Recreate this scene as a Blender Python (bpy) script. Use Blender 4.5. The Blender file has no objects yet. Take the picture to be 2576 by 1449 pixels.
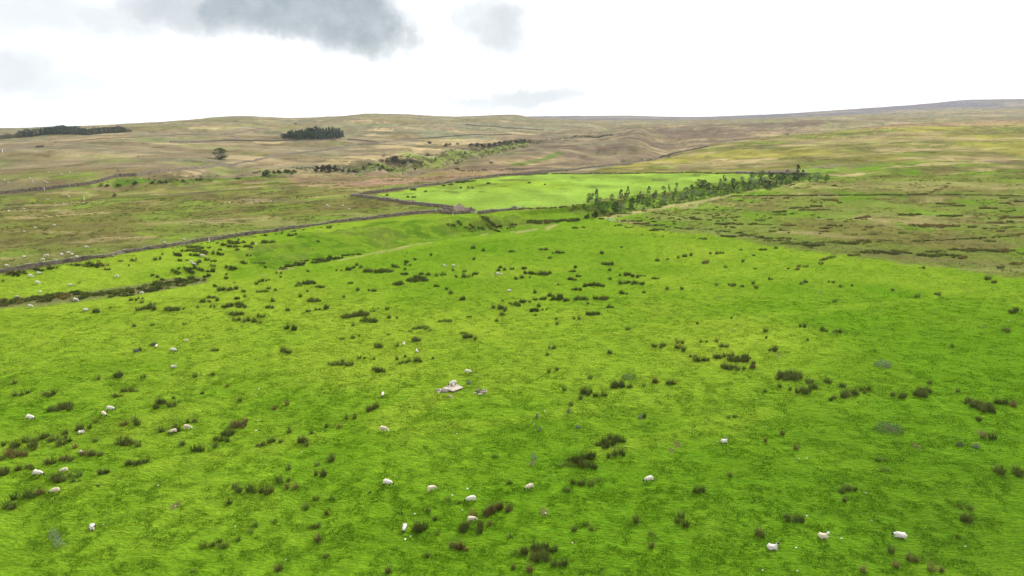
import bpy, bmesh, math, random
import numpy as np
from mathutils import Vector, Matrix
R = math.radians
random.seed(7); rng = np.random.default_rng(11)
sc = bpy.context.scene
COL = sc.collection

# ------------------------------------------------------------------ camera
FP, CAMH, PITCH = 1718.0, 42.0, R(13.9)          # focal length and photo grid: 2576 x 1449
CX, CY = 1288.0, 724.5
cP, sP = math.cos(PITCH), math.sin(PITCH)
cam = bpy.data.objects.new("camera", bpy.data.cameras.new("camera"))
COL.objects.link(cam); sc.camera = cam
cam.data.sensor_width = 36; cam.data.lens = 36*FP/2576
cam.location = (0, 0, CAMH); cam.rotation_euler = (R(90)-PITCH, 0, 0)
cam.data.clip_start = 0.5; cam.data.clip_end = 30000

# ------------------------------------------------------------------ exposure
sc.view_settings.view_transform = 'Standard'; sc.view_settings.look = 'None'
sc.view_settings.gamma = 1; sc.view_settings.exposure = 0.83
sc.cycles.max_bounces = 5; sc.cycles.diffuse_bounces = 3; sc.cycles.volume_bounces = 1
sc.cycles.use_adaptive_sampling = True; sc.cycles.adaptive_threshold = 0.02
sc.cycles.volume_step_rate = 5

# ------------------------------------------------------------------ sun and sky
SUN_EL, SUN_AZ = R(38), R(32)                    # azimuth from +Y towards +X
sun = bpy.data.objects.new("sun", bpy.data.lights.new("sun", 'SUN'))
COL.objects.link(sun)
sun.data.energy = 3.0; sun.data.angle = R(6); sun.data.color = (1.0, 0.96, 0.9)
sd = Vector((math.sin(SUN_AZ)*math.cos(SUN_EL), math.cos(SUN_AZ)*math.cos(SUN_EL), math.sin(SUN_EL)))
sun.rotation_euler = sd.to_track_quat('Z', 'Y').to_euler()

class NT:
    """small helper to wire nodes"""
    def __init__(s, tree): s.t = tree; s.n = tree.nodes; s.l = tree.links
    def new(s, typ, ins=None, **kw):
        nd = s.n.new(typ)
        for k, v in kw.items(): setattr(nd, k, v)
        for k, v in (ins or {}).items():
            sock = nd.inputs[k]
            if isinstance(v, bpy.types.NodeSocket): s.l.new(v, sock)
            else: sock.default_value = v
        return nd
    def math(s, op, a, b=0.0, c=None, clamp=False):
        ins = {0: a, 1: b}
        if c is not None: ins[2] = c
        return s.new('ShaderNodeMath', ins, operation=op, use_clamp=clamp).outputs[0]
    def mix(s, f, a, b, blend='MIX'):
        nd = s.n.new('ShaderNodeMix'); nd.data_type = 'RGBA'; nd.blend_type = blend
        for i, v in ((0, f), (6, a), (7, b)):
            if isinstance(v, bpy.types.NodeSocket): s.l.new(v, nd.inputs[i])
            else: nd.inputs[i].default_value = v
        return nd.outputs[2]

def c4(c): return (c[0], c[1], c[2], 1.0)

w = bpy.data.worlds.new("World"); sc.world = w; w.use_nodes = True
N = NT(w.node_tree); N.n.clear()
sky = N.new('ShaderNodeTexSky', sky_type='NISHITA', sun_disc=False, sun_elevation=SUN_EL, sun_rotation=SUN_AZ)
sky.air_density = 1.0; sky.dust_density = 2.0
tc = N.new('ShaderNodeTexCoord').outputs['Generated']
sx = N.new('ShaderNodeSeparateXYZ', {0: tc})
az = N.math('ARCTAN2', sx.outputs[0], sx.outputs[1])
el = N.math('ARCSINE', sx.outputs[2])
nz = N.new('ShaderNodeTexNoise', {'Vector': tc, 'Scale': 9.0, 'Detail': 6.0, 'Roughness': 0.6})
nz2 = N.new('ShaderNodeTexNoise', {'Vector': tc, 'Scale': 26.0, 'Detail': 5.0, 'Roughness': 0.6})
ns = N.new('ShaderNodeSeparateColor', {0: nz.outputs['Color']})
az = N.math('ADD', az, N.math('MULTIPLY', N.math('SUBTRACT', ns.outputs[0], 0.5), 0.16))
el = N.math('ADD', el, N.math('MULTIPLY', N.math('SUBTRACT', ns.outputs[1], 0.5), 0.09))
def azel(x, y):
    a, b = (x-CX)/FP, (y-CY)/FP
    d = Vector((a, cP-b*sP, -sP-b*cP)).normalized()
    return math.atan2(d.x, d.y), math.asin(d.z)
# soft grey cloud bodies, each a patch of the sky dome: centre, half sizes in photo units, strength
CLOUDS = [(470, 12, 110, 50, .7), (600, 35, 120, 50, .95), (690, 60, 80, 40, .9), (840, 30, 150, 70, 1.0), (935, 70, 85, 58, 1.0), (820, 85, 90, 28, .7),
          (1250, 85, 72, 46, .62), (1225, 55, 60, 40, .5), (1310, 243, 130, 20, .62), (1200, 247, 90, 13, .5), (110, 30, 150, 50, .42), (300, 52, 80, 32, .48), (60, 290, 70, 16, .3),
          (30, 180, 75, 45, .48), (180, 205, 110, 24, .4), (380, 140, 110, 14, .32), (120, 240, 60, 16, .36), (1430, 20, 60, 30, .14), (700, -120, 420, 90, .8),
          (250, 100, 60, 25, .32), (1470, 215, 60, 8, .14)]
tot = None
for (x, y, wx, wy, st) in CLOUDS:
    a0, e0 = azel(x, y)
    wa, we = wx/FP*1.15, wy/FP*1.15
    dx = N.math('DIVIDE', N.math('SUBTRACT', az, a0), wa)
    dy = N.math('DIVIDE', N.math('SUBTRACT', el, e0), we)
    r2 = N.math('ADD', N.math('MULTIPLY', dx, dx), N.math('MULTIPLY', dy, dy))
    g = N.math('MULTIPLY', N.new('ShaderNodeMapRange', {0: r2, 1: 1.9, 2: 0.1, 3: 0.0, 4: 1.0}, interpolation_type='SMOOTHSTEP').outputs[0], st)
    tot = g if tot is None else N.math('MAXIMUM', tot, g)
fine = N.new('ShaderNodeMapRange', {0: nz2.outputs['Fac'], 1: 0.3, 2: 0.62, 3: 0.85, 4: 1.04}).outputs[0]
tot = N.math('MULTIPLY', tot, fine, clamp=True)
grey = N.mix(tot, (0.73, 0.745, 0.76, 1), (0.235, 0.27, 0.30, 1))
bgs = N.new('ShaderNodeBackground', {'Color': sky.outputs[0], 'Strength': 0.06})
bgc = N.new('ShaderNodeBackground', {'Color': grey, 'Strength': 1.0})
ms = N.new('ShaderNodeMixShader', {0: 0.94}); N.l.new(bgs.outputs[0], ms.inputs[1]); N.l.new(bgc.outputs[0], ms.inputs[2])
wo = N.n.new('ShaderNodeOutputWorld'); N.l.new(ms.outputs[0], wo.inputs[0])

# ------------------------------------------------------------------ numeric helpers
def vnoise_table(seed):
    return np.random.default_rng(seed).random((256, 256))
_T = [vnoise_table(i) for i in range(6)]
def vnoise(x, y, k=0):
    xi = np.floor(x).astype(np.int64); yi = np.floor(y).astype(np.int64)
    fx = x-xi; fy = y-yi
    fx = fx*fx*fx*(fx*(fx*6-15)+10); fy = fy*fy*fy*(fy*(fy*6-15)+10)
    T = _T[k % 6]; a = xi & 255; b = yi & 255; a1 = (xi+1) & 255; b1 = (yi+1) & 255
    return (T[a, b]*(1-fx)+T[a1, b]*fx)*(1-fy)+(T[a, b1]*(1-fx)+T[a1, b1]*fx)*fy
def fbm(x, y, o=4, k=0, g=0.5):
    s = 0; a = 1.0; t = 0
    for i in range(o):
        ca, sa = math.cos(0.6*i+.3), math.sin(0.6*i+.3)
        s = s+a*vnoise((x*ca-y*sa)*2**i+17.3*i, (x*sa+y*ca)*2**i+9.1*i, k+i); t += a; a *= g
    return s/t                                     # 0..1
def sstep(a, b, x):
    t = np.clip((x-a)/(b-a), 0, 1); return t*t*(3-2*t)
def pchip_slopes(X, Yv):
    h = np.diff(X, axis=0); d = np.diff(Yv, axis=0)/h
    m = np.zeros_like(Yv)
    w1 = 2*h[1:]+h[:-1]; w2 = h[1:]+2*h[:-1]
    ok = d[:-1]*d[1:] > 0
    with np.errstate(divide='ignore', invalid='ignore'):
        hm = (w1+w2)/(w1/d[:-1]+w2/d[1:])
    m[1:-1] = np.where(ok, hm, 0); m[0] = d[0]; m[-1] = d[-1]
    return m
def pchip1(xk, yk, x):
    xk = np.array(xk, float); yk = np.array(yk, float)
    m = pchip_slopes(xk, yk); x = np.clip(x, xk[0], xk[-1])
    i = np.clip(np.searchsorted(xk, x, 'right')-1, 0, len(xk)-2)
    h = xk[i+1]-xk[i]; t = (x-xk[i])/h
    return ((2*t**3-3*t**2+1)*yk[i]+(t**3-2*t**2+t)*h*m[i]+(-2*t**3+3*t**2)*yk[i+1]+(t**3-t**2)*h*m[i+1])

def slope_of(y):                                   # fall per metre of depth along the sight line through row y
    b = (y-CY)/FP; return (sP+b*cP)/(cP-b*sP)
def tan_of(x, y):
    b = (y-CY)/FP; return ((x-CX)/FP)/(cP-b*sP)
def row_of(Y, z):
    s = (CAMH-z)/Y; return CY+FP*(s*cP-sP)/(cP+s*sP)
def project(X, Y, Z):
    d = Y*cP+(CAMH-Z)*sP; u = (Z-CAMH)*cP+Y*sP
    return CX+FP*X/d, CY-FP*u/d

# ------------------------------------------------------------------ terrain
xs = np.concatenate([np.linspace(-1500, -100, 60, endpoint=False), np.linspace(-100, 2676, 1040, endpoint=False), np.linspace(2676, 4076, 60)])
NC = len(xs)
XK = [-400, 0, 322, 560, 860, 1100, 1250, 1500, 1700, 1900, 2060, 2300, 2576, 3000]
def kn(v): return pchip1(XK, v, xs)
Yl, Zl = [], []
def lay(Y, Z):
    Y = np.broadcast_to(np.asarray(Y, float), (NC,)).copy(); Z = np.broadcast_to(np.asarray(Z, float), (NC,)).copy()
    if Yl: Y = np.maximum(Y, Yl[-1]*1.004+0.6)
    Yl.append(Y); Zl.append(Z)
def lay_yz(yk, zk):
    y = kn(yk); z = kn(zk); lay((CAMH-z)/slope_of(y), z)
def lay_yY(yk, Yk, xk=None):
    y = kn(yk) if xk is None else pchip1(xk, yk, xs)
    Y = kn(Yk); Y = np.maximum(Y, Yl[-1]*1.004+0.6); lay(Y, CAMH-Y*slope_of(y))
lay(5, 0); lay(42, 0)
lay_yz([800, 783, 746, 708, 652, 606, 588, 548, 514, 480, 466, 470, 480, 490], [0, 0, 0, 0, 0, 0, 0, 0, .5, 1, 2, 3, 4, 5])      # brow of the near pasture / lane by the copse
gz = kn([-4, -4, -4.5, -4.3, -4.5, -4.5, -4.5, -4, -3, -2.2, .8, 3.2, 4.2, 5.2])
lay(Yl[-1]+9, gz)                                                                                                      # stream bed
lay_yz([762, 750, 724, 696, 641, 596, 573, 539, 503, 468, 456, 462, 474, 484], [-3.2, -3.2, -3.5, -3.8, -4.0, -4.2, -4, -3.4, -2.6, -1.8, 1.3, 3.4, 4.4, 5.4])
lay_yz([750, 735, 700, 655, 588, 560, 548, 524, 490, 450, 445, 452, 462, 470], [-2.6, -2.6, -2.2, -1.6, 0, .2, -.6, -1.8, -1.3, .4, 2, 3.8, 5, 6])           # top of the far bank
lay_yz([700, 686, 634, 598, 559, 534, 532, 514, 483, 442, 436, 436, 436, 436], [0, 0, 0, .3, .9, 1.1, 1.1, .5, .6, 1.6, 3, 5, 7, 9])
lay_yz([500, 490, 468, 465, 470, 447, 437, 436, 436, 435, 426, 415, 410, 410], [-3, -3, -2, -2, -1, -.5, 0, 0, 1, 2.4, 4, 8, 10, 12])
lay_yY([465, 455, 430, 412, 412, 414, 414, 412, 404, 392, 380, 370, 360, 355], [450, 452, 498, 648, 745, 778, 800, 800, 760, 730, 720, 700, 700, 700])
# shoulder of the right hand hill (its crest carries a wall), and the valley side on the left
lay_yY([430, 415, 400, 390, 387, 384, 384, 380, 406, 409, 381, 353, 338, 322, 310, 302, 299],
       [600, 600, 650, 760, 900, 980, 1000, 980, 900, 980, 1100, 1250, 1400, 1500],
       [-400, 0, 322, 560, 860, 1100, 1250, 1400, 1500, 1592, 1717, 1844, 1984, 2150, 2300, 2576, 3000])
f = sstep(1560, 1700, xs)
lay(Yl[-1]*1.13, (Zl[-1]-15*f)*f+(1-f)*(CAMH-Yl[-1]*1.13*slope_of(pchip1([-400, 0, 560, 1100, 1500, 1700], [395, 385, 378, 372, 372, 372], xs))))
lay_yY([348, 346, 331, 338, 340, 338, 336, 332, 315, 311, 311, 308, 302, 300, 294, 290],
       [1150, 1200, 1250, 1250, 1350, 1500, 1650, 1900, 2000, 2000, 2000, 2000, 2000, 2000],
       [-400, 0, 322, 560, 860, 1100, 1250, 1500, 1609, 1717, 1850, 1984, 2060, 2300, 2576, 3000])
f = sstep(1480, 1600, xs)
lay(Yl[-1]*1.16, (Zl[-1]-22)*f+(1-f)*(CAMH-Yl[-1]*1.16*slope_of(pchip1([-400, 0, 322, 560, 860, 1100, 1300, 1500], [338, 336, 324, 322, 322, 319, 318, 318], xs))))
SKX = [-700, 0, 60, 185, 330, 480, 600, 740, 860, 920, 1010, 1055, 1140, 1290, 1340, 1450, 1550, 1720, 1930, 2110, 2330, 2440, 2576, 2900, 3300]
SKY = [330, 324, 322, 318, 312, 301, 293, 298, 293, 287, 287, 290, 293.5, 289, 296, 302, 305, 303, 300, 294, 287, 281, 277, 275, 275]
Y12 = kn([2300, 2300, 2500, 2600, 2700, 2800, 2900, 3000, 3000, 3000, 3000, 3000, 3000, 3000])
lay(Y12, CAMH-Y12*slope_of(pchip1(SKX, SKY, xs)))
f = sstep(1290, 1360, xs)
lay(Y12*1.12, (Zl[-1]-28)*(1-f)+f*(CAMH-Y12*1.12*slope_of(pchip1([1290, 1340, 1550, 1720, 1930, 2330, 2576], [302, 304, 302, 302, 297, 280, 272], xs))))
SK2 = pchip1([-700, 0, 600, 1140, 1200, 1330, 1550, 1720, 1930, 2110, 2330, 2440, 2576, 2900, 3300], [340, 336, 306, 294, 297, 293, 291, 294, 288, 277, 262, 252, 250, 246, 250], xs)
lay(5200, CAMH-5200*slope_of(SK2))
lay(8500, Zl[-1]-90)
Yl = np.array(Yl); Zl = np.array(Zl)
rows = [8, 330, 8, 10, 40, 34, 90, 40, 44, 12, 44, 12, 32, 6, 26, 4]
segm = pchip_slopes(Yl, Zl)
YY, ZZ, SEG = [], [], []
for k, n in enumerate(rows):
    u = (np.arange(n)/n)[:, None]
    Ya, Yb = Yl[k], Yl[k+1]
    Y = 1/(1/Ya*(1-u)+1/Yb*u)
    h = Yb-Ya; t = (Y-Ya)/h
    Z = (2*t**3-3*t**2+1)*Zl[k]+(t**3-2*t**2+t)*h*segm[k]+(-2*t**3+3*t**2)*Zl[k+1]+(t**3-t**2)*h*segm[k+1]
    YY.append(Y); ZZ.append(Z); SEG.append(np.broadcast_to(k+u, Y.shape))
YY = np.concatenate(YY); ZZ = np.concatenate(ZZ); SEG = np.concatenate(SEG)
NR = YY.shape[0]
XX = tan_of(xs[None, :], row_of(YY, ZZ))*YY
# smooth creases between the layers across the slope
def blur_rows(A, it):
    for _ in range(it):
        A[1:-1] = (A[:-2]+2*A[1:-1]+A[2:])/4
    return A
far = sstep(300, 700, YY)
und = (fbm(XX/46, YY/46, 3, 1)-.5)*1.5*sstep(30, 60, YY)
und += (fbm((XX*.86+YY*.5)/26, (YY*.86-XX*.5)/7.5, 3, 2)-.5)*1.15
und += (fbm(XX/2.6, YY/2.6, 3, 3)-.5)*.22*(1-far)
und += (fbm(XX/90, YY/60, 4, 4)-.5)*5.0*far
und += (fbm(XX/300, YY/200, 4, 5)-.5)*14*sstep(700, 1500, YY)*(1-sstep(2100, 2900, YY))
ZZ = ZZ+und*(1-.6*sstep(1.2, 2.0, SEG)*(1-sstep(2.0, 2.6, SEG)))
ZZ += (fbm(XX/5, YY/5, 3, 2)-.5)*.9*sstep(2.9, 3.4, SEG)*(1-sstep(4.6, 5.0, SEG))     # lumpy bank
PX, PY = project(XX, YY, ZZ)

def place(x, y, sink=0.0):
    """point of the ground that the photo shows at (x, y)"""
    fx = np.interp(x, xs, np.arange(NC)); i = int(min(max(fx, 0), NC-2)); f = fx-i
    py = PY[:, i]*(1-f)+PY[:, i+1]*f
    hit = np.nonzero(py <= y)[0]
    j = int(hit[0]) if len(hit) else NR-1
    j = max(j, 1)
    g = 0.0 if py[j-1] == py[j] else min(max((py[j-1]-y)/(py[j-1]-py[j]), 0), 1)
    def L(A): return (A[j-1, i]*(1-f)+A[j-1, i+1]*f)*(1-g)+(A[j, i]*(1-f)+A[j, i+1]*f)*g
    return Vector((L(XX), L(YY), L(ZZ)-sink))
def ground(X, Y):
    """height of the ground at a world position"""
    z = 0.0
    for _ in range(3):
        fc = float(np.interp(project(X, Y, z)[0], xs, np.arange(NC))); c = int(round(fc)); z = float(np.interp(Y, YY[:, c], ZZ[:, c]))
    c0 = int(min(fc, NC-2)); fcx = fc-c0
    za = np.interp(Y, YY[:, c0], ZZ[:, c0]); zb = np.interp(Y, YY[:, c0+1], ZZ[:, c0+1])
    return za*(1-fcx)+zb*fcx

# ------------------------------------------------------------------ vegetation colour of the ground (reflectance per point, laid out in world XY)
X_, Y_, S_ = XX.ravel(), YY.ravel(), SEG.ravel()
wob = 1+np.clip(Y_/260, 0, 6)
WX = X_+(fbm(X_/7, Y_/7, 3, 4)-.5)*5*wob; WY = Y_+(fbm(X_/7+50, Y_/7+9, 3, 5)-.5)*5*wob
def wpoly(pts): return np.array([tuple(place(*p))[:2] for p in pts])
def inside(P, X, Y):
    r = np.zeros(X.shape, bool); lo = P.min(0)-1; hi = P.max(0)+1
    m = (X > lo[0]) & (X < hi[0]) & (Y > lo[1]) & (Y < hi[1])
    x = X[m]; y = Y[m]; q = np.zeros(x.shape, bool)
    for a, b in zip(P, np.roll(P, -1, 0)):
        if a[1] == b[1]: continue
        c = ((a[1] > y) != (b[1] > y)) & (x < (b[0]-a[0])*(y-a[1])/(b[1]-a[1])+a[0])
        q ^= c
    r[m] = q
    return r
def dline(P, X, Y, cut):
    d = np.full(X.shape, 1e9); lo = P.min(0)-cut; hi = P.max(0)+cut
    m = (X > lo[0]) & (X < hi[0]) & (Y > lo[1]) & (Y < hi[1])
    x = X[m]; y = Y[m]; q = np.full(x.shape, 1e9)
    for a, b in zip(P[:-1], P[1:]):
        v = b-a; L = max(v@v, 1e-9); t = np.clip(((x-a[0])*v[0]+(y-a[1])*v[1])/L, 0, 1)
        q = np.minimum(q, np.hypot(x-a[0]-t*v[0], y-a[1]-t*v[1]))
    d[m] = q
    return d
# the stream has cut a gorge into the far valley, and a shallow ditch along the foot of the left hillside
for pts_, dep_, wd_ in (([(985, 436), (1010, 424), (1060, 418), (1105, 401), (1150, 392), (1205, 384), (1260, 371), (1330, 360)], 10, 24), ([(1120, 398), (1090, 388), (1060, 378)], 6, 18), ([(1012, 420), (1000, 408), (985, 400)], 8, 16),
                        ([(900, 432), (905, 420), (890, 408)], 5, 16), ([(-80, 508), (60, 502), (200, 488), (330, 470), (480, 455), (660, 445), (800, 440), (985, 436)], 3.5, 12), ([(1290, 412), (1370, 400), (1420, 384)], 5, 22), ([(570, 436), (585, 424), (600, 414)], 4, 12)):
    dd = dline(wpoly(pts_), X_, Y_, wd_*3).reshape(XX.shape); ZZ -= dep_*np.exp(-(dd/wd_)**2)
RIDGE = [[(859, 831), (959, 816), (1065, 803), (1180, 780)], [(959, 960), (1030, 920), (1092, 890), (1192, 846), (1325, 829), (1400, 824)], [(1717, 819), (1834, 803), (1950, 790), (2051, 786), (2084, 769), (2217, 763), (2384, 739), (2484, 723)],
         [(1660, 732), (1717, 724), (1884, 716), (1940, 702), (2000, 683), (2060, 666), (2100, 655)], [(420, 960), (567, 903), (720, 880), (859, 853), (950, 838)], [(300, 1075), (560, 1010), (760, 960), (900, 925)], [(0, 1140), (180, 1090), (330, 1050), (520, 1005)], [(1000, 1100), (1150, 1070), (1300, 1050), (1480, 1020)],
         [(540, 800), (760, 790), (900, 772)], [(1200, 880), (1450, 850), (1650, 820)], [(1500, 1150), (1750, 1080), (1950, 1040)], [(200, 1230), (420, 1170), (640, 1130), (800, 1100)], [(1050, 700), (1300, 690), (1500, 672), (1640, 660)], [(60, 1010), (250, 960), (430, 930)]]
for pts_ in RIDGE:
    P_ = wpoly(pts_); d_ = dline(P_, X_+(fbm(X_/9, Y_/9, 2, 1)-.5)*4, Y_+(fbm(X_/9, Y_/9, 2, 2)-.5)*4, 9).reshape(XX.shape)
    ZZ += .42*np.exp(-(d_/2.1)**2)-.16*np.exp(-(d_/4.5)**2)
PX, PY = project(XX, YY, ZZ)
C = {k: np.array(v) for k, v in dict(
    grass=(.094, .208, .009), grass_y=(.178, .280, .022), grass_d=(.058, .138, .009), field=(.180, .298, .045),
    olive=(.130, .140, .04), olive_g=(.13, .20, .032), brown=(.125, .11, .05), straw=(.33, .275, .15), pink=(.25, .175, .115),
    heath=(.12, .095, .07), purple=(.10, .10, .135), yellow=(.225, .225, .05), dark=(.05, .052, .02), hill=(.175, .155, .095), grey=(.150, .158, .10), soil=(.12, .085, .06)).items()}
def M(a, b, t): return a*(1-t[:, None])+b*t[:, None]
n1 = fbm(X_/14, Y_/14, 4, 0); n2 = fbm(X_/4+7, Y_/4, 4, 1); n3 = fbm(X_/60, Y_/60, 4, 2); n4 = fbm(X_/130+3, Y_/130, 5, 3)
near = M(np.broadcast_to(C['grass'], (X_.size, 3)), C['grass_y'], np.clip(.12+.58*sstep(60, 180, Y_)+(n3-.5)*1.5+(n1-.5)*.9, 0, 1))
near = M(near, C['grass_d'], np.clip(sstep(.5, .75, fbm(X_/2.0+7, Y_/2.0, 3, 1))*.18+.4*(1-sstep(60, 130, Y_))*sstep(-10, 50, X_), 0, .8))
moor = M(M(np.broadcast_to(C['olive'], (X_.size, 3)), C['olive_g'], sstep(.46, .68, fbm(X_/22, Y_/30, 4, 3))*.8), C['brown'], sstep(.50, .68, fbm(X_/26+40, Y_/22, 4, 5))*.5)
moor = M(moor, C['dark'], sstep(.58, .72, fbm(X_/5, Y_/7, 3, 2))*.55)
moor = M(moor, C['straw'], sstep(.60, .75, fbm(X_/30+9, Y_/12, 4, 1))*.5)
ha = 1+Y_/900
hill = M(M(M(np.broadcast_to(C['hill'], (X_.size, 3)), C['grey'], sstep(.4, .6, n4)), C['straw'], sstep(.56, .74, fbm(X_/110, Y_/80, 5, 4))*.5), C['brown'], sstep(.5, .68, fbm(X_/160+5, Y_/110, 5, 1))*.65)
hill = M(hill, C['olive_g'], sstep(.60, .76, fbm(X_/90+15, Y_/80, 4, 2))*.4)
col = near.copy()
m = sstep(4.98, 5.02, S_); m = (S_ >= 6).astype(float); col = M(col, moor, m)
RD = [wpoly(r_) for r_ in RIDGE]
for P_ in RD:
    d_ = dline(P_, X_+(fbm(X_/9, Y_/9, 2, 1)-.5)*4, Y_+(fbm(X_/9, Y_/9, 2, 2)-.5)*4, 6); col = M(col, C['grass_y'], (1-sstep(.4, 2.6, d_))*.4)
m = (S_ >= 7).astype(float); col = M(col, hill, m)
def region(pts, c, t=1.0):
    global col
    k = inside(wpoly(pts), WX, WY).astype(float)
    col = M(col, c if isinstance(c, np.ndarray) and c.ndim == 2 else C[c], k*t)
def stroke(pts, wd, c, t=1.0, soft=1.6):
    global col
    d = dline(wpoly(pts), WX*.25+X_*.75, WY*.25+Y_*.75, wd*soft+2)
    col = M(col, C[c], (1-sstep(wd*.5, wd*.5*soft+.2, d))*t)
bank = M(near, C['grass_d'], np.clip(.35+.6*sstep(.4, .65, n2), 0, 1))
bank = M(bank, C['olive'], sstep(.5, .72, n1)*.4)
# left moor sits beyond the long wall
LW = [(-60, 697), (0, 686.5), (55, 677), (103, 670), (138, 665), (173, 660), (213, 654), (273, 645.6), (317, 637), (367, 629), (429, 621.5), (484, 612), (526, 605), (571, 599), (613, 592.7), (679, 584.4), (746, 574.4), (812.6, 565), (858, 559.5), (958, 547), (1092, 532)]
region([(-900, 860)]+LW+[(1150, 521), (1058, 515), (958, 503), (884, 491), (908, 488), (1135, 456), (1258, 439), (1100, 432), (858, 440), (429, 458), (217, 480), (0, 500), (-900, 520)], moor)
region([(400, 615), (560, 596), (860, 556), (1092, 530), (1150, 521), (1058, 516), (860, 528), (600, 560), (430, 590)], 'olive_g', .45)
region([(560, 640), (760, 590), (900, 566), (1090, 546), (1200, 548), (1300, 552), (1460, 545), (1300, 580), (1060, 608), (860, 648), (700, 676)], bank, .85)
rm = M(M(moor, C['olive_g'], sstep(.38, .6, n3)*.65), C['grass'], sstep(.52, .7, fbm(X_/18, Y_/24, 4, 0))*.7)
region([(1556, 560), (1700, 583), (1850, 601), (2000, 622), (2130, 643), (2250, 660), (2450, 684), (2700, 717), (3300, 760), (3300, 400), (2100, 415), (2060, 457), (1900, 484), (1788, 505), (1640, 530), (1545, 552)], rm)
region([(1920, 490), (2150, 485), (2700, 487), (2700, 440), (2300, 440), (2060, 462)], 'olive', .45)
region([(1700, 584), (1850, 601), (2130, 643), (2450, 684), (2700, 717), (2700, 640), (2200, 610), (1850, 575)], 'olive_g', .5)
region([(1900, 478), (2100, 475), (2600, 478), (2700, 462), (2060, 460)], 'straw', .25)
fld = M(np.broadcast_to(C['field'], (X_.size, 3)), C['grass_y'], sstep(.4, .7, n3)*.5)
region([(945, 492), (1058, 512), (1165, 522), (1205, 532), (1310, 524), (1470, 517), (1500, 503), (1700, 479), (1850, 455), (1990, 438), (1880, 436.5), (1500, 438), (1300, 441), (1135, 459), (1025, 476)], fld)
cop = M(M(bank, C['olive_g'], sstep(.45, .6, n2)), C['brown'], sstep(.52, .7, n1)*.5)
region([(1440, 524), (1500, 506), (1700, 481), (1850, 458), (1990, 440), (2060, 433), (2085, 452), (1900, 478), (1788, 500), (1640, 525), (1520, 548)], cop)
region([(2000, 432), (2045, 437), (2095, 429), (2112, 423), (2045, 422)], 'field', .9)
# heath, hills
region([(1592, 411), (1717, 383), (1844, 355), (1984, 340), (2300, 314), (2900, 302), (2900, 405), (2100, 412), (1900, 431), (1480, 434)],
       M(M(moor, C['yellow'], sstep(.38, .62, n4)*.8), C['straw'], sstep(.52, .7, fbm(X_/90, Y_/60, 4, 3))*.5))
region([(2100, 325), (2700, 303), (2700, 318), (2400, 318), (2200, 328)], 'pink', .55)
region([(1250, 345), (1330, 338), (1500, 325), (1609, 314), (1984, 308), (2080, 306), (1984, 338), (1844, 353), (1717, 381), (1592, 409), (1425, 429), (1260, 432), (1120, 430), (1300, 375)],
       M(M(hill, C['heath'], np.clip(.35+sstep(.38, .6, fbm(X_/80+3, Y_/60, 4, 0))*.55, 0, 1)), C['straw'], sstep(.58, .7, fbm(X_/90, Y_/40, 4, 2))*.5))
region([(700, 448), (858, 436), (1000, 432), (1290, 428), (1425, 430), (1258, 440), (1190, 446), (1120, 456), (1000, 466), (858, 474), (760, 470)], 'pink', .55)
region([(858, 459), (950, 447), (1150, 441), (1210, 441), (1130, 454), (1000, 464), (858, 469)], C['pink']*1.0 if False else 'pink', .8)
region([(860, 448), (1000, 443), (1140, 439), (1060, 443), (940, 450), (870, 456)], 'olive', .7)
for p in ([(915, 366), (1000, 364), (1110, 374), (1115, 390), (1060, 386), (960, 374)], [(858, 394), (980, 391), (1050, 404), (980, 402), (860, 408)],
          [(1010, 358), (1100, 350), (1250, 352), (1290, 359), (1150, 366), (1060, 363)], [(718, 401), (858, 400), (858, 408), (760, 404)], [(429, 432), (500, 430), (545, 428), (500, 438), (440, 440)],
          [(905, 326), (990, 322), (985, 331), (910, 331)], [(1280, 330), (1370, 336), (1340, 339), (1270, 334)], [(150, 352), (330, 343), (330, 348), (170, 357)], [(640, 356), (740, 355), (690, 362), (640, 361)],
          [(858, 305), (940, 302), (1000, 309), (900, 309)], [(470, 319), (560, 317), (560, 325), (480, 325)], [(1850, 402), (1960, 398), (1900, 408), (1840, 408)], [(1730, 408), (1830, 398), (1800, 412)],
          [(2080, 440), (2200, 433), (2150, 445)], [(2200, 425), (2450, 405), (2600, 395), (2480, 412)]):
    region(p, 'straw', .72)
for p in ([(150, 470), (250, 452), (300, 443), (345, 447), (420, 456), (300, 470), (200, 476), (60, 488)], [(520, 440), (560, 425), (545, 447)], [(1000, 380), (1100, 385), (1120, 400), (1060, 402), (1000, 395)], [(940, 410), (1010, 412), (1020, 430), (900, 430), (870, 420)],
          [(130, 440), (230, 435), (240, 448), (120, 452)], [(720, 500), (860, 490), (900, 496), (760, 506)], [(1090, 392), (1180, 382), (1250, 372), (1200, 387), (1110, 402)]):
    region(p, 'olive_g', .75)
region([(60, 505), (120, 502), (240, 495), (200, 504), (100, 514)], 'grass_y', .55)
region([(560, 560), (680, 570), (640, 600), (420, 585), (340, 540)], 'olive_g', .35)
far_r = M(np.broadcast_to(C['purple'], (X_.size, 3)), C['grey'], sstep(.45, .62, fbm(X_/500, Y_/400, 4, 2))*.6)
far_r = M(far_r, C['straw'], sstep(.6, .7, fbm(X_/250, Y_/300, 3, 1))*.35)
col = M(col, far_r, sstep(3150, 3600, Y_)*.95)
# dark thin crest of heather along the left skyline
col = M(col, C['purple'], (1-sstep(30, 120, np.abs(Y_-np.broadcast_to(Y12, XX.shape).ravel()-20)))*.6*(np.broadcast_to(xs, XX.shape).ravel() < 1300))
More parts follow.
